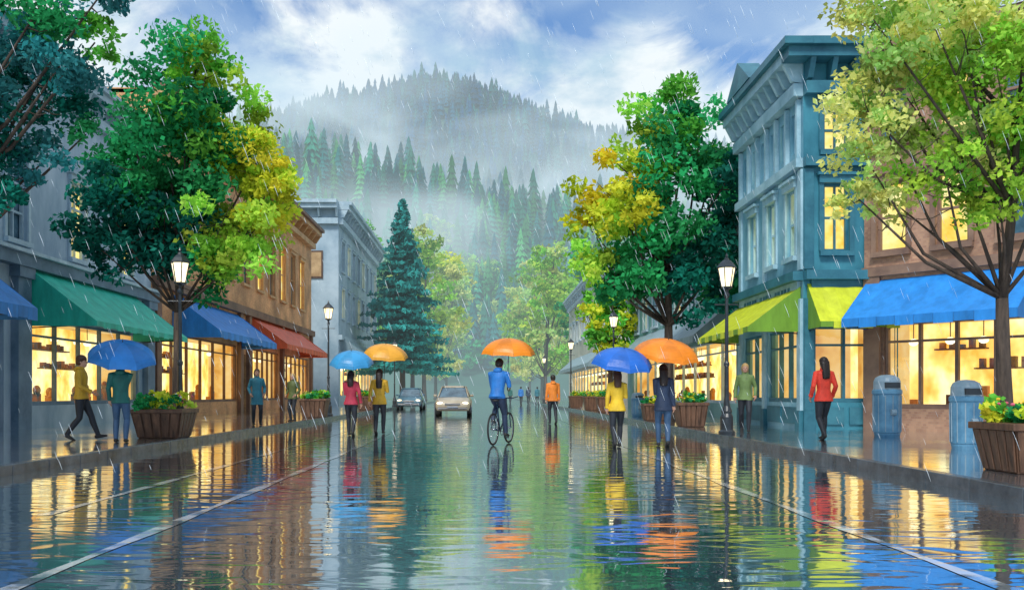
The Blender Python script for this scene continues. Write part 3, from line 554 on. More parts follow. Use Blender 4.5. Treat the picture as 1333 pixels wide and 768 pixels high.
def planter(x,y,w,h,dark=False):
    e=empty('flower_planter'); mb=MB(); a=w/2*.8; b=w/2
    z0=SW; z1=SW+h
    mb.hexa([(x-a,y-a,z0),(x+a,y-a,z0),(x+a,y+a,z0),(x-a,y+a,z0),(x-b,y-b,z1),(x+b,y-b,z1),(x+b,y+b,z1),(x-b,y+b,z1)],M_wood)
    n=5
    for i in range(n):
        for sgn in(-1,1):
            u0=-1+2*i/n+.03; u1=-1+2*(i+1)/n-.03
            mb.hexa([(x+u0*a,y+sgn*(a+.004),z0+.02),(x+u1*a,y+sgn*(a+.004),z0+.02),(x+u1*a,y+sgn*(a+.03),z0+.02),(x+u0*a,y+sgn*(a+.03),z0+.02),(x+u0*b,y+sgn*(b+.004),z1-.08),(x+u1*b,y+sgn*(b+.004),z1-.08),(x+u1*b,y+sgn*(b+.03),z1-.08),(x+u0*b,y+sgn*(b+.03),z1-.08)],M_wood)
            mb.hexa([(x+sgn*(a+.004),y+u0*a,z0+.02),(x+sgn*(a+.004),y+u1*a,z0+.02),(x+sgn*(a+.03),y+u1*a,z0+.02),(x+sgn*(a+.03),y+u0*a,z0+.02),(x+sgn*(b+.004),y+u0*b,z1-.08),(x+sgn*(b+.004),y+u1*b,z1-.08),(x+sgn*(b+.03),y+u1*b,z1-.08),(x+sgn*(b+.03),y+u0*b,z1-.08)],M_wood)
    mb.box(x-b-.05,x+b+.05,y-b-.05,y+b+.05,z1-.078,z1+.01,M_wood)
    mb.obj('box',e,bevel=.01)
    L=[((x+rd()*b*.85,y+rd()*b*.85,z1+.06+R.random()*.16*w),w*.2,R.choice([G_mid,G_lt,G_em,G_yel])) for i in range(12)]
    C,col=lobeleaves(L,.07 if w<1.1 else .08,2.2,1,.7); npmesh('plants',leaves(C,.08,col),4,col,[M_leaf],parent=e)
    f=MB()
    for i in range(26):
        f.ell((x+rd()*b,y+rd()*b,z1+.12+R.random()*.22*w),(.028,.028,.02),R.choice(M_fl),6,4)
    f.obj('flowers',e)
for a in((-7.1,19.6,1.05,.62),(-6.95,36,1.0,.75),(6.0,26,.8,.7),(6.05,32,.75,.6),(6.1,45,.9,.8),(6.1,51,.9,.8),(6.1,60,.9,.8),(6.75,11.0,.9,.6),(-7,52,1,.8)): planter(*a)
M_bin=mottled('bin_blue',(.04,.15,.27),(.14,.34,.5),2,.35,.1); M_bin2=mottled('bin_grey',(.15,.25,.32),(.35,.46,.53),2,.35,.1)
def bin_(x,y,h,r):
    mb=MB(); c=(x,y,SW); mb.lathe(c,[(r*.9,0),(r*.95,.05),(r*.95,.08),(r,.1),(r*1.02,h*.68),(r*1.1,h*.7),(r*1.1,h*.75),(r*1.02,h*.77)],M_bin,24)
    mb.lathe(c,[(r*1.0,h*.77),(r*.98,h*.9),(r*.85,h*.96),(r*.5,h),(r*.02,h*1.01)],M_bin2,24)
    mb.box(x-r*.55,x+r*.55,y-r*1.05,y-r*.6,SW+h*.79,SW+h*.88,M_iron)
    for k in range(12):
        a=2*math.pi*k/12; mb.tube([(x+r*1.0*math.cos(a),y+r*1.0*math.sin(a),SW+.12),(x+r*1.03*math.cos(a),y+r*1.03*math.sin(a),SW+h*.67)],.012,M_bin2,4)
    mb.tube([(x-r*.2,y-r*1.04,SW+h*.4),(x+r*.2,y-r*1.04,SW+h*.4)],r*.25,M_bin2,10)
    mb.obj('litter_bin')
bin_(9.05,20,1.38,.29); bin_(8.45,15.6,1.2,.25); bin_(6.35,37,1.0,.27)

# ------------------------------------------------------------ cars
M_tyre=solid('tyre_rubber',(.015,.015,.016),.6); M_chrome=solid('chrome',(.6,.62,.65),.15,1); M_head=emis('headlamp',(1,.75,.35),(1,.9,.6),(1,.95,.8),4,2.5,ns=True); M_tail=emis('tail_lamp',(.6,.02,.01),(.8,.04,.02),(.9,.08,.04),4,1.0,ns=True)
M_cgl=mottled('car_glass',(.02,.05,.08),(.1,.18,.24),2,.05,0,spec=.9)
def car(x,y,paint,front=True):
    e=empty('car'); s=-1 if front else 1
    def T(u,v,z): return (x+u,y+s*v,z)
    mb=MB()
    st=[(-2.2,.45,.62,.75),(-2.12,.28,.85,.86),(-1.6,.22,.93,.9),(-.8,.2,.95,.91),(.6,.2,.94,.91),(1.3,.22,.88,.89),(1.9,.25,.78,.85),(2.15,.3,.68,.78),(2.22,.42,.55,.7)]
    rings=[]
    for v,zb,zt,w in st:
        rings.append([T(-w*.92,v,zb),T(-w,v,zb+(zt-zb)*.3),T(-w,v,zb+(zt-zb)*.7),T(-w*.88,v,zt),T(0,v,zt+.03),T(w*.88,v,zt),T(w,v,zb+(zt-zb)*.7),T(w,v,zb+(zt-zb)*.3),T(w*.92,v,zb)])
    mb.loft(rings,paint); mb.obj('body',e,True)
    g=MB(); rr=[(-1.75,.93,.72),(-1.15,1.4,.6),(-.2,1.47,.6),(.35,1.42,.6),(1.15,.92,.74)]
    rings=[[T(-.8,v,.9),T(-w-.03,v,z-.04),T(-w*.8,v,z),T(w*.8,v,z),T(w+.03,v,z-.04),T(.8,v,.9)] for v,z,w in rr]; g.loft(rings,M_cgl); g.obj('windows',e)
    r=MB(); rings=[[T(-w*.93,v,z+.0),T(-w*.7,v,z+.03),T(w*.7,v,z+.03),T(w*.93,v,z+.0)] for v,z,w in[(-1.2,1.38,.6),(-.6,1.46,.62),(0,1.47,.62),(.4,1.4,.6)]]; r.loft(rings,paint)
    for sg in(-1,1):
        r.tube([T(sg*.76,1.15,.93),T(sg*.61,.37,1.41),T(sg*.62,-.3,1.47),T(sg*.61,-1.15,1.4),T(sg*.76,-1.75,.93)],.03,paint,6)
        r.tube([T(sg*.82,-.35,.93),T(sg*.63,-.35,1.44)],.03,paint,6)
        r.tube([T(sg*.85,.85,.98),T(sg*1.0,.8,1.0)],.06,paint,8)
    r.obj('roof_and_pillars',e,True)
    w=MB()
    for sg in(-1,1):
        for v in(-1.35,1.38):
            w.tube([T(sg*.70,v,.32),T(sg*.9,v,.32)],.32,M_tyre,20); w.tube([T(sg*.89,v,.32),T(sg*.915,v,.32)],.19,M_chrome,14)
    w.obj('wheels',e)
    d=MB()
    for sg in(-1,1):
        d.ell(T(sg*.62,2.14,.62),(.17,.08,.075),M_head,10,6); d.ell(T(sg*.68,-2.14,.72),(.13,.06,.1),M_tail,10,6)
    d.tube([T(-.38,2.2,.56),T(.38,2.2,.56)],.06,M_iron,8); d.tube([T(-.72,2.2,.36),T(.72,2.2,.36)],.07,M_iron,8); d.tube([T(-.26,2.28,.42),T(.26,2.28,.42)],.05,M_chrome,4)
    d.obj('lights_and_grille',e)
car(-1.65,46,mottled('amber_car_paint',(.30,.24,.16),(.5,.45,.35),1,.25,0),True); car(-5.3,63,mottled('slate_car_paint',(.04,.10,.14),(.10,.2,.26),1,.25,0),True)

# ------------------------------------------------------------ people
M_skin=mottled('skin',(.42,.22,.15),(.58,.34,.24),8,.5,.05); M_eye=solid('eye',(.02,.015,.01),.2); M_lip=solid('lips',(.35,.1,.08),.4)
MC={}
def cloth(n,c,v=.6):
    if n not in MC: MC[n]=mottled('cloth_'+n,dk(c,v),c,5,.6,.45,(1,1,.6),bscale=2)
    return MC[n]
def ik(a,b,l1,l2,pole):
    a=Vector(a); b=Vector(b); d=b-a; L=min(d.length,(l1+l2)*.999); dn=d.normalized(); b=a+dn*L
    x=(l1*l1-l2*l2+L*L)/(2*L); h=math.sqrt(max(0,l1*l1-x*x)); p=Vector(pole); p=(p-dn*p.dot(dn)).normalized(); return a+dn*x+p*h,b
def person(name,pos,yaw,H,jacket,trousers,shoe,hair,feet,hands,hairlen=0,hem=.80,female=True,pel=(0,0,.88),lean=0,grip=(None,None),hat=None,bag=None,skirt=False,headyaw=0):
    """local axes: x right, y forward; feet/hands = (left,right) targets"""
    e=empty(name); S=H/1.7
    M=Matrix.Translation(pos)@Matrix.Rotation(yaw,4,'Z')@Matrix.Scale(S,4)
    U=Matrix.Translation(pel)@Matrix.Rotation(-lean,4,'X')@Matrix.Translation((0,0,-.88))
    up=lambda p: U@Vector(p)
    mb=MB(); segs=[]
    sh=.155 if female else .18; hw=.165 if female else .155
    prof=[(hem-.0,hw+.035,.145,.0),(hem+.06,hw+.02,.135,0),(.93,hw,.125,0),(1.04,.135 if female else .15,.112,.0),(1.15,.145 if female else .16,.118,.0),(1.28,sh+.005,.125,0),(1.365,sh,.108,-.005),(1.42,sh*.68,.085,-.01),(1.46,.066,.066,-.005),(1.49,.058,.06,0)]
    n=20
    mb.loft([[up((rx*math.cos(2*math.pi*k/n),oy+ry*math.sin(2*math.pi*k/n),z)) for k in range(n)] for z,rx,ry,oy in prof],M_skin)
    segs.append((up((0,0,.9)),up((0,0,1.36)),.15,'t'))
    hp=[up((sx*.085,0,.87)) for sx in(-1,1)]
    mb.tube([up((-.08,0,.86)),up((.08,0,.86))],[.1,.1],M_skin,14)
    for i in(0,1):
        kn,an=ik(hp[i],feet[i][:3],.42,.40,(.0+(-.1,.1)[i],1,.1))
        mid=(hp[i]+kn)/2; cal=kn+(an-kn)*.35+Vector((0,-.012,0))
        mb.tube([hp[i]+Vector((0,0,.03)),mid,kn,cal,an],[.098,.083,.062,.062,.046],M_skin,14)
        segs.append((hp[i],kn,.085,'l')); segs.append((kn,an-(an-kn).normalized()*.03,.055,'l'))
        pitch=feet[i][3] if len(feet[i])>3 else 0
        c,s_=math.cos(pitch),math.sin(pitch)
        def ft(y,z): return an+Vector((0,y*c,-y*s_+z))
        mb.tube([ft(-.065,-.045),ft(-.03,-.038),ft(.05,-.042),ft(.13,-.052),ft(.185,-.06)],[(.03,.03),(.042,.042),(.043,.038),(.046,.027),(.025,.018)],M_skin,12)
        segs.append((ft(-.05,-.05),ft(.17,-.06),.04,'s'))
    wr=[]
    for i in(0,1):
        sx=(-1,1)[i]; so=up((sx*(sh+.005),0,1.375)); el,w=ik(so,hands[i],.285,.25,(sx*.45,-1,-.3)); wr.append((el,w))
        mb.tube([up((sx*sh*.6,0,1.39)),so,(so+el)/2,el,(el*2+w)/3,w],[.05,.064,.055,.049,.047,.038],M_skin,12)
        segs.append((so,el,.055,'t')); segs.append((el,w-(w-el).normalized()*.01,.045,'a'))
        d=(w-el).normalized(); pe=w+d*.085; mb.tube([w-d*.01,w+d*.03,pe],[(.028,.028),(.034,.026),(.036,.02)],M_skin,10); segs.append((w+d*.015,pe,.04,'h'))
    hm=U@Matrix.Translation((0,.01,1.5))@Matrix.Rotation(headyaw,4,'Z')@Matrix.Translation((0,0,-1.5))
    hpnt=lambda p:hm@Vector(p)
    mb.tube([up((0,-.01,1.43)),hpnt((0,0,1.54))],[.056,.05],M_skin,12); segs.append((up((0,0,1.47)),hpnt((0,0,1.54)),.06,'h'))
    hr=[(1.478,.022,.03,.055),(1.495,.045,.058,.035),(1.53,.062,.082,.018),(1.57,.071,.092,.005),(1.61,.075,.097,.0),(1.65,.07,.09,-.005),(1.68,.05,.065,-.008),(1.698,.02,.025,-.01)]
    mb.loft([[hpnt((rx*math.cos(2*math.pi*k/16),oy+ry*math.sin(2*math.pi*k/16),z)) for k in range(16)] for z,rx,ry,oy in hr],M_skin)
    segs.append((hpnt((0,0,1.54)),hpnt((0,0,1.62)),.085,'h'))
    me=bpy.data.meshes.new('tmp'); me.from_pydata([tuple(v) for v in mb.v],[],mb.f); o=bpy.data.objects.new('tmp',me); COL.objects.link(o)
    r=o.modifiers.new('r','REMESH'); r.mode='VOXEL'; r.voxel_size=.0125; sm=o.modifiers.new('s','SMOOTH'); sm.iterations=3; sm.factor=.5
    dg=bpy.context.evaluated_depsgraph_get(); ev=o.evaluated_get(dg); me2=bpy.data.meshes.new_from_object(ev,depsgraph=dg); bpy.data.objects.remove(o)
    cen=np.empty(len(me2.polygons)*3,dtype=np.float32); me2.polygons.foreach_get('center',cen); cen=cen.reshape(-1,3)
    best=np.full(len(cen),9e9); lab=np.zeros(len(cen),int)
    for k,(a,b,rad,l) in enumerate(segs):
        a=np.array(a);b=np.array(b);ab=b-a;t=np.clip(((cen-a)@ab)/(ab@ab),0,1); d=np.linalg.norm(cen-a-t[:,None]*ab,axis=1)/rad
        q=d<best; best[q]=d[q]; lab[q]=k
    L=np.array([s[3] for s in segs])[lab]; hz=hem+(pel[2]-.88)
    idx=np.where(L=='h',0,np.where(L=='s',3,np.where(L=='a',1,np.where((cen[:,2]>hz-.004),1,2))))
    UI=np.array(U.inverted()); loc=cen@UI[:3,:3].T+UI[:3,3]
    idx=np.where((L=='t')&(loc[:,2]>1.475),0,idx)
    for m in (M_skin,jacket,trousers,shoe): me2.materials.append(m)
    me2.polygons.foreach_set('material_index',idx.astype(np.int32)); me2.polygons.foreach_set('use_smooth',[True]*len(cen))
    me2.transform(M); me2.name='body'; b=bpy.data.objects.new('body',me2); COL.objects.link(b); b.parent=e
    fg=MB()
    for i in(0,1):
        el,w=wr[i]; sx=(-1,1)[i]; d=(w-el).normalized(); pe=w+d*.085
        side=d.cross(Vector((1,0,0))).normalized() if abs(d.x)<.9 else Vector((0,0,1)); inn=side.cross(d).normalized()
        if inn.x*sx>0: inn=-inn
        if grip[i] is not None:
            ax=Vector(grip[i]).normalized(); ctr=pe+inn*0; u=d-ax*d.dot(ax); u.normalize(); v=ax.cross(u)
            for k in range(4):
                ba=ctr+ax*(-.03+.02*k); rr=.024
                fg.tube([ba+u*(-rr+.0)+v*.012]+[ba+u*(-math.cos(t)*rr)+v*(math.sin(t)*rr) for t in(.5,1.4,2.3,3.2,4.1)],[.009,.009,.009,.0085,.008,.007],M_skin,6)
            fg.tube([ctr-u*.02-ax*.02,ctr-u*.012-v*.024+ax*.025,ctr+u*.014-v*.022+ax*.03],[.011,.01,.008],M_skin,6)
        else:
            for k,ln in enumerate((.07,.08,.075,.058)):
                ba=pe-d*.01+side*(-.027+.018*k)*(1); fg.tube([ba,ba+d*ln*.45+inn*.008,ba+d*ln*.8+inn*.026,ba+d*ln*.95+inn*.042],[.0095,.009,.008,.006],M_skin,6)
            ba=w+d*.025+side*-.03; fg.tube([ba,ba+d*.03-side*.018+inn*.01,ba+d*.06-side*.02+inn*.022],[.011,.01,.007],M_skin,6)
    for sx in(-1,1):
        fg.ell(hpnt((sx*.029,.088,1.59)),(.011,.008,.007),M_eye,8,6); fg.ell(hpnt((sx*.074,-.005,1.585)),(.01,.02,.03),M_skin,8,6)
        fg.tube([hpnt((sx*.015,.096,1.608)),hpnt((sx*.045,.085,1.61))],.004,hair,5)
    fg.tube([hpnt((0,.092,1.60)),hpnt((0,.112,1.565)),hpnt((0,.098,1.557))],[.007,.013,.01],M_skin,8); fg.tube([hpnt((-.022,.092,1.53)),hpnt((0,.098,1.53)),hpnt((.022,.092,1.53))],.006,M_lip,6)
    fg.obj('hands_and_face',e,True,M=M)
    h=MB()
    rings=[]
    for z,rx,ry,oy in[(1.52,.055,.045,-.05),(1.55,.078,.072,-.035),(1.59,.087,.09,-.025),(1.635,.09,.1,-.012),(1.67,.078,.092,-.008),(1.7,.052,.062,-.012),(1.716,.02,.025,-.015)]:
        rings.append([hpnt((rx*math.cos(2*math.pi*k/20)*(1+.03*math.sin(k*3.1)),oy+ry*math.sin(2*math.pi*k/20)*(1+.03*math.cos(k*2.3)),z)) for k in range(20)])
    h.loft(rings,hair)
    if hairlen>0:
        rings=[]
        for q in range(8):
            u=q/7; z=1.62-hairlen*u; rings.append([hpnt(((.092-.022*u*u)*math.cos(2*math.pi*k/16)*(1+.06*math.sin(k*2.7+q)),-.06-.065*min(1,u*1.6)+(.055-.012*u)*math.sin(2*math.pi*k/16),z+.012*math.sin(k*2.1))) for k in range(16)])
        h.loft(rings,hair)
    elif hairlen<0: h.ell(hpnt((0,-.12,1.66)),(.04,.045,.04),hair,10,8)
    if hat:
        h.loft([[hpnt((r*math.cos(2*math.pi*k/18),r*1.1*math.sin(2*math.pi*k/18)-.01,z)) for k in range(18)] for z,r in[(1.62,.098),(1.66,.096),(1.70,.075),(1.725,.04),(1.732,.01)]],hat)
    h.obj('hair',e,True,M=M)
    x=MB()
    x.loft([[up((r*math.cos(2*math.pi*k/16),-.02+r*1.0*math.sin(2*math.pi*k/16),z)) for k in range(16)] for z,r in[(1.43,.088),(1.465,.082),(1.49,.078)]],jacket)
    x.ell(up((0,-.095,1.425)),(.095,.05,.05),jacket,12,8)
    for i in(0,1):
        el,w=wr[i]; d=(w-el).normalized(); x.tube([w-d*.035,w+d*.004],[.046,.043],jacket,12)
    if bag:
        x.tube([up((-.1,-.15,1.1)),up((-.1,-.17,1.2)),up((-.09,-.15,1.33))],.02,bag,6); x.ell(up((0,-.17,1.18)),(.13,.075,.18),bag,12,10)
    x.obj('collar_and_cuffs',e,True,M=M)
    return M,[M@((wr[i][1])+(wr[i][1]-wr[i][0]).normalized()*.085) for i in(0,1)]
def umbrella(hand,apex,Rr,c,seed=0,h=.36):
    hand=Vector(hand); apex=Vector(apex); ax=(apex-hand).normalized(); a=ax.orthogonal().normalized(); b=ax.cross(a)
    m1=mottled('umbrella_fabric',dk(c,.75),c,2.5,.4,.1); m2=mottled('umbrella_fabric_b',dk(c,.6),dk(c,.9),2.5,.4,.1)
    mb=MB(); n=8; sub=6; rows=8
    def pt(k,j,off=0):
        th=2*math.pi*k/(n*sub)+seed; u=j/rows; fr=(k%sub)/sub; sc=4*fr*(1-fr)
        r=Rr*math.sin(u*1.35)/math.sin(1.35)*(1-.075*sc*u*u); z=-h*(1-math.cos(u*1.35))/(1-math.cos(1.35))+.05*sc*u*u*h-off
        return apex+(a*math.cos(th)+b*math.sin(th))*r+ax*z
    for off in(0,.004):
        V=[pt(k,j,off) for k in range(n*sub) for j in range(rows+1)]
        for k in range(n*sub):
            k2=(k+1)%(n*sub); F=[(k*(rows+1)+j,k2*(rows+1)+j,k2*(rows+1)+j+1,k*(rows+1)+j+1) for j in range(rows)]
            mb.add([V[i] for f in F for i in f],[(4*q,4*q+1,4*q+2,4*q+3) for q in range(len(F))],m1 if (k//sub)%2 else m2)
    for k in range(n):
        mb.tube([pt(k*sub,j,.008) for j in range(rows+1)],.004,M_iron,5); mb.tube([pt(k*sub,5,.01),apex-ax*h*.95],.003,M_iron,4)
    mb.tube([apex+ax*.07,apex+ax*.0],[.004,.01],M_iron,6); hb=hand-ax*.12
    mb.tube([apex,hb],.008,M_iron,8)
    mb.tube([hb,hb-ax*.05,hb-ax*.08+a*.02,hb-ax*.085+a*.05,hb-ax*.05+a*.07],.013,M_wood,8)
    mb.obj('umbrella')
H_br=solid('hair_brown',(.07,.03,.015),.5); H_dk=solid('hair_dark',(.02,.012,.01),.45); H_bl=solid('hair_blonde',(.5,.32,.12),.5)
mustard=cloth('mustard',(.68,.40,.03)); olive=cloth('olive',(.10,.13,.04)); black=cloth('black',(.02,.025,.035)); navy=cloth('navy',(.02,.04,.09)); jean=cloth('denim',(.04,.10,.2)); tealc=cloth('teal',(.03,.2,.28)); dgreen=cloth('dark_green',(.01,.14,.12))
maroon=cloth('maroon',(.5,.04,.08)); blue=cloth('blue',(.02,.2,.62)); orange=cloth('orange',(.85,.25,.03)); yellow=cloth('yellow',(.85,.55,.03)); red=cloth('red',(.85,.06,.03)); grn=cloth('sage_green',(.18,.28,.09)); shoeb=cloth('shoe',(.02,.02,.02))
walkA=[(-.075,.17,.085,0),(.075,-.2,.12,.45)]; walkB=[(-.075,-.2,.12,.45),(.075,.17,.085,0)]; stand=[(-.1,.03,.08,0),(.1,-.03,.08,0)]
hang=((-.23,.04,.84),(.23,.04,.84)); pk=((-.2,.12,.95),(.2,.12,.95))
person('pedestrian',(-8.4,18.4,SW),math.radians(-80),1.74,mustard,black,shoeb,H_br,[(-.06,.32,.085,-.2),(.06,-.25,.13,.5)],((-.2,-.14,.88),(.2,.24,.98)),0,.84,False,hat=H_br)
M_,hd=person('pedestrian',(-7.25,17.6,SW),math.radians(12),1.66,dgreen,jean,shoeb,H_dk,stand,((-.22,.05,.86),(-.02,.27,1.17)),0,.80,False,grip=(None,(0,0,1)),hat=dgreen)
umbrella(hd[1],(-7.22,17.62,2.12),.68,(.03,.25,.7))
person('pedestrian',(-7.05,27.3,SW),math.radians(200),1.72,tealc,black,shoeb,H_br,stand,pk,.2,.62)
person('pedestrian',(-6.75,31,SW),math.radians(160),1.66,olive,black,shoeb,H_bl,stand,pk,.25,.80)
M_,h1=person('pedestrian',(-3.5,23,0),0,1.68,maroon,black,shoeb,H_dk,walkA,((-.05,.28,1.15),(.26,0,.86)),.32,.82,grip=((0,0,1),None))
umbrella(h1[0],(-3.5,23.05,2.2),.58,(.05,.34,.68),.2)
M_,h1=person('pedestrian',(-2.88,24,0),0,1.76,mustard,black,shoeb,H_dk,walkB,((-.26,0,.86),(.1,.28,1.2)),.42,.78,grip=(None,(0,0,1)))
umbrella(h1[1],(-2.72,24.1,2.44),.64,(.9,.42,.04),.3)
M_,h1=person('pedestrian',(2.68,18.1,0),0,1.58,yellow,black,shoeb,H_br,walkB,((-.22,.02,.86),(.1,.26,1.15)),.3,.80,grip=(None,(0,0,1)))
umbrella(h1[1],(2.83,18.15,2.02),.65,(.02,.15,.60),.1)
M_,h1=person('pedestrian',(3.68,18.4,0),math.radians(-5),1.70,navy,jean,shoeb,H_dk,walkA,((-.05,.27,1.17),(.22,.02,.84)),.36,.74,grip=((0,0,1),None))
umbrella(h1[0],(3.8,18.45,2.22),.70,(.95,.27,.015),.35)
person('pedestrian',(2.42,32,0),math.radians(8),1.76,orange,black,shoeb,H_dk,walkA,hang,0,.80,False)
person('pedestrian',(6.55,22.4,SW),math.radians(165),1.72,grn,black,shoeb,H_bl,walkA,((-.24,.06,.9),(.24,.02,.86)),.2,.80)
person('pedestrian',(7.05,18.5,SW),math.radians(4),1.72,red,black,shoeb,H_dk,walkB,((-.23,.1,.9),(.23,.1,.9)),.36,.80)
for x,y,c in((3.4,86,blue),(4.3,90,navy),(5.1,88,tealc),(2.6,95,dgreen)): person('pedestrian',(x,y,0),R.uniform(-.3,.3),1.75,c,black,shoeb,H_dk,walkA,hang,0,.8,False)
# cyclist + bicycle
yaw=math.radians(-20); BP=(.33,19.2,0); BM=Matrix.Translation(BP)@Matrix.Rotation(yaw,4,'Z')
def ring(mb,c,r,tr,mat,n=40,k=6):
    V=[];F=[]
    for i in range(n):
        a=2*math.pi*i/n
        for j in range(k):
            b=2*math.pi*j/k; rr=r+tr*math.cos(b); V.append((c[0]+tr*math.sin(b),c[1]+rr*math.cos(a),c[2]+rr*math.sin(a)))
    for i in range(n):
        for j in range(k): F.append((i*k+j,((i+1)%n)*k+j,((i+1)%n)*k+(j+1)%k,i*k+(j+1)%k))
    mb.add(V,F,mat)
bk=MB(); rw=(0,-.52,.345); fw_=(0,.52,.345); frm=solid('bicycle_frame',(.02,.05,.09),.25)
for c in(rw,fw_):
    ring(bk,c,.325,.02,M_tyre); ring(bk,c,.30,.009,M_chrome)
    for i in range(18):
        a=2*math.pi*i/18; bk.tube([(c[0]+.02*(1 if i%2 else -1),c[1],c[2]),(c[0],c[1]+.3*math.cos(a),c[2]+.3*math.sin(a))],.0025,M_chrome,4)
    bk.tube([(-.05,c[1],c[2]),(.05,c[1],c[2])],.018,M_chrome,8)
bb=(0,-.08,.29); st=(0,-.25,.86); hdt=(0,.36,.86); hdb=(0,.40,.68)
for a,b,r in((bb,st,.016),(bb,hdb,.02),((0,-.235,.8),(0,.365,.83),.018),(hdt,hdb,.022),((.035,-.05-.03,.29),(.05,-.52,.345),.01),((-.035,-.08,.29),(-.05,-.52,.345),.01),((.02,-.235,.8),(.05,-.52,.345),.009),((-.02,-.235,.8),(-.05,-.52,.345),.009),
    ((.05,.42,.66),(.05,.52,.345),.012),((-.05,.42,.66),(-.05,.52,.345),.012),(st,(0,-.27,.93),.012),(hdt,(0,.34,1.0),.014),((-.29,.26,1.03),(-.15,.36,1.0),.012),((-.15,.36,1.0),(.15,.36,1.0),.012),((.15,.36,1.0),(.29,.26,1.03),.012)):
    bk.tube([a,b],r,frm,8)
bk.tube([(0,-.42,.945),(0,-.33,.955),(0,-.2,.95),(0,-.12,.945)],[(.06,.02),(.085,.028),(.04,.022),(.02,.015)],M_tyre,10)
ring(bk,(.045,bb[1],bb[2]),.09,.008,M_iron,24,4)
for sx,dy,dz in((1,.08,-.14),(-1,-.08,.14)):
    bk.tube([(sx*.06,bb[1],bb[2]),(sx*.075,bb[1]+dy,bb[2]+dz)],.011,M_chrome,6); bk.box(min(sx*.08,sx*.17),max(sx*.08,sx*.17),bb[1]+dy-.04,bb[1]+dy+.04,bb[2]+dz-.012,bb[2]+dz+.012,M_iron)
bk.obj('bicycle',None,True,M=BM)
ped=[(-.125,bb[1]-.10,bb[2]+.14+.105,.1),(.125,bb[1]+.04,bb[2]-.14+.105,.1)]
M_,h1=person('cyclist',BP,yaw,1.7,blue,navy,shoeb,H_dk,ped,((-.24,.2,1.05),(.12,.12,1.33)),0,.84,False,pel=(0,-.27,1.04),lean=.22,grip=((1,0,0),(0,0,1)))
umbrella(h1[1],(.5,19.25,2.30),.60,(.95,.28,.015),.15)

# ------------------------------------------------------------ rain
mb=MB(); M_rain=mottled('rain_drop',(.75,.88,.97),(.92,.97,1),3,.15,0)
for i in range(1500):
    y=R.uniform(7,36); x=R.uniform(-.62,.66)*y; z=R.uniform(.2,.52*y+1.2); l=R.uniform(.06,.22)*(.5+y/26); r=.0013*(.6+y/13)
    mb.tube([(x,y,z),(x+l*.2,y,z-l*.5),(x+l*.38,y,z-l)],[r*.3,r,r*.8],M_rain,5)
mb.obj('rain',smooth=True)

# ------------------------------------------------------------ world
w=bpy.data.worlds.new('World'); scn.world=w; w.use_nodes=True; nt=w.node_tree; nt.nodes.clear()
out=N(nt,'ShaderNodeOutputWorld'); bg=N(nt,'ShaderNodeBackground',Strength=.14); nt.links.new(bg.outputs[0],out.inputs[0])
sky=N(nt,'ShaderNodeTexSky'); sky.sky_type='NISHITA'; sky.sun_disc=False
SD=Vector((-.22,-.62,.78)).normalized(); el=math.asin(SD.z); az=math.atan2(SD.x,SD.y)
sky.sun_elevation=el; sky.sun_rotation=az
sm=N(nt,'ShaderNodeMixRGB',blend_type='MULTIPLY'); sm.inputs[0].default_value=1; sm.inputs[2].default_value=(.20,.62,1.1,1); nt.links.new(sky.outputs[0],sm.inputs[1])
tc=N(nt,'ShaderNodeTexCoord')
mp=N(nt,'ShaderNodeMapping'); mp.inputs['Scale'].default_value=(1,1,1.9); mp.inputs['Location'].default_value=(.35,.1,.2); nt.links.new(tc.outputs['Generated'],mp.inputs[0])
no=N(nt,'ShaderNodeTexNoise',Scale=5.2,Detail=9,Roughness=.6,Distortion=.5); nt.links.new(mp.outputs[0],no.inputs['Vector'])
acc=no.outputs['Fac']
nn=N(nt,'ShaderNodeVectorMath',operation='NORMALIZE'); nt.links.new(tc.outputs['Generated'],nn.inputs[0])
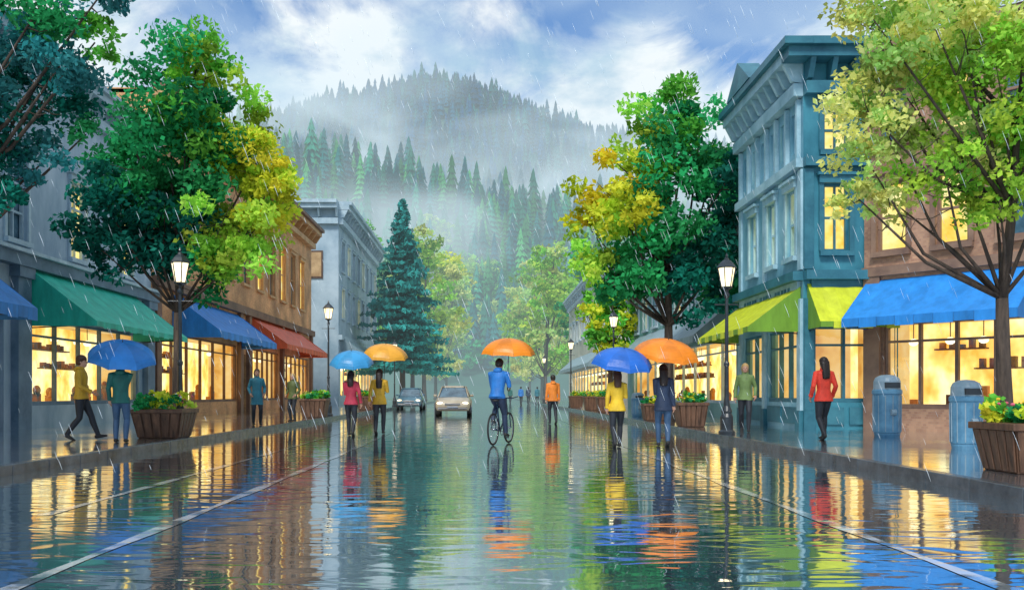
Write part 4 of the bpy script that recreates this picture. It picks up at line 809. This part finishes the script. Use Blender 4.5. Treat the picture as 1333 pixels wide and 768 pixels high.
def blob(px,py,rad,amt):
    global acc
    d=Vector((px,1.154,py)).normalized(); ds=N(nt,'ShaderNodeVectorMath',operation='DISTANCE'); nt.links.new(nn.outputs[0],ds.inputs[0]); ds.inputs[1].default_value=d
    mr=N(nt,'ShaderNodeMapRange'); mr.interpolation_type='SMOOTHSTEP'; mr.inputs[1].default_value=0; mr.inputs[2].default_value=rad; mr.inputs[3].default_value=amt; mr.inputs[4].default_value=0
    nt.links.new(ds.outputs['Value'],mr.inputs[0]); ad=N(nt,'ShaderNodeMath',operation='ADD'); nt.links.new(acc,ad.inputs[0]); nt.links.new(mr.outputs[0],ad.inputs[1]); acc=ad.outputs[0]
blob(.03,.49,.19,-.26); blob(-.36,.52,.16,-.16); blob(-.13,.43,.09,.16); blob(.20,.39,.13,.2); blob(-.25,.38,.10,.10); blob(.34,.51,.15,-.18); blob(0,.15,.35,.15)
cr=N(nt,'ShaderNodeValToRGB'); cr.color_ramp.elements[0].position=.38; cr.color_ramp.elements[0].color=(0,0,0,1); cr.color_ramp.elements[1].position=.54; cr.color_ramp.elements[1].color=(1,1,1,1); nt.links.new(acc,cr.inputs[0])
no2=N(nt,'ShaderNodeTexNoise',Scale=6,Detail=7,Roughness=.6); nt.links.new(mp.outputs[0],no2.inputs['Vector'])
cr2=N(nt,'ShaderNodeValToRGB'); cr2.color_ramp.elements[0].position=.38; cr2.color_ramp.elements[0].color=(2.3,3.8,5.2,1); cr2.color_ramp.elements[1].position=.56; cr2.color_ramp.elements[1].color=(7.0,7.2,7.3,1); nt.links.new(no2.outputs['Fac'],cr2.inputs[0])
mx=N(nt,'ShaderNodeMixRGB'); nt.links.new(cr.outputs[0],mx.inputs[0]); nt.links.new(sm.outputs[0],mx.inputs[1]); nt.links.new(cr2.outputs[0],mx.inputs[2]); nt.links.new(mx.outputs[0],bg.inputs[0])
sl=bpy.data.lights.new('sun','SUN'); sl.energy=3.1; sl.angle=math.radians(14); sl.color=(1,.96,.9); so=bpy.data.objects.new('sun',sl); COL.objects.link(so); so.rotation_euler=SD.to_track_quat('Z','Y').to_euler()

# ------------------------------------------------------------ camera
cd=bpy.data.cameras.new('camera'); cam=bpy.data.objects.new('camera',cd); COL.objects.link(cam); cam.location=(0,0,1.1); cam.rotation_euler=(math.radians(90),0,0)
cd.sensor_width=36; cd.lens=36*1154/1333; cd.shift_x=34/1333; cd.shift_y=128/1333; cd.clip_end=5000; cd.clip_start=.1; scn.camera=cam
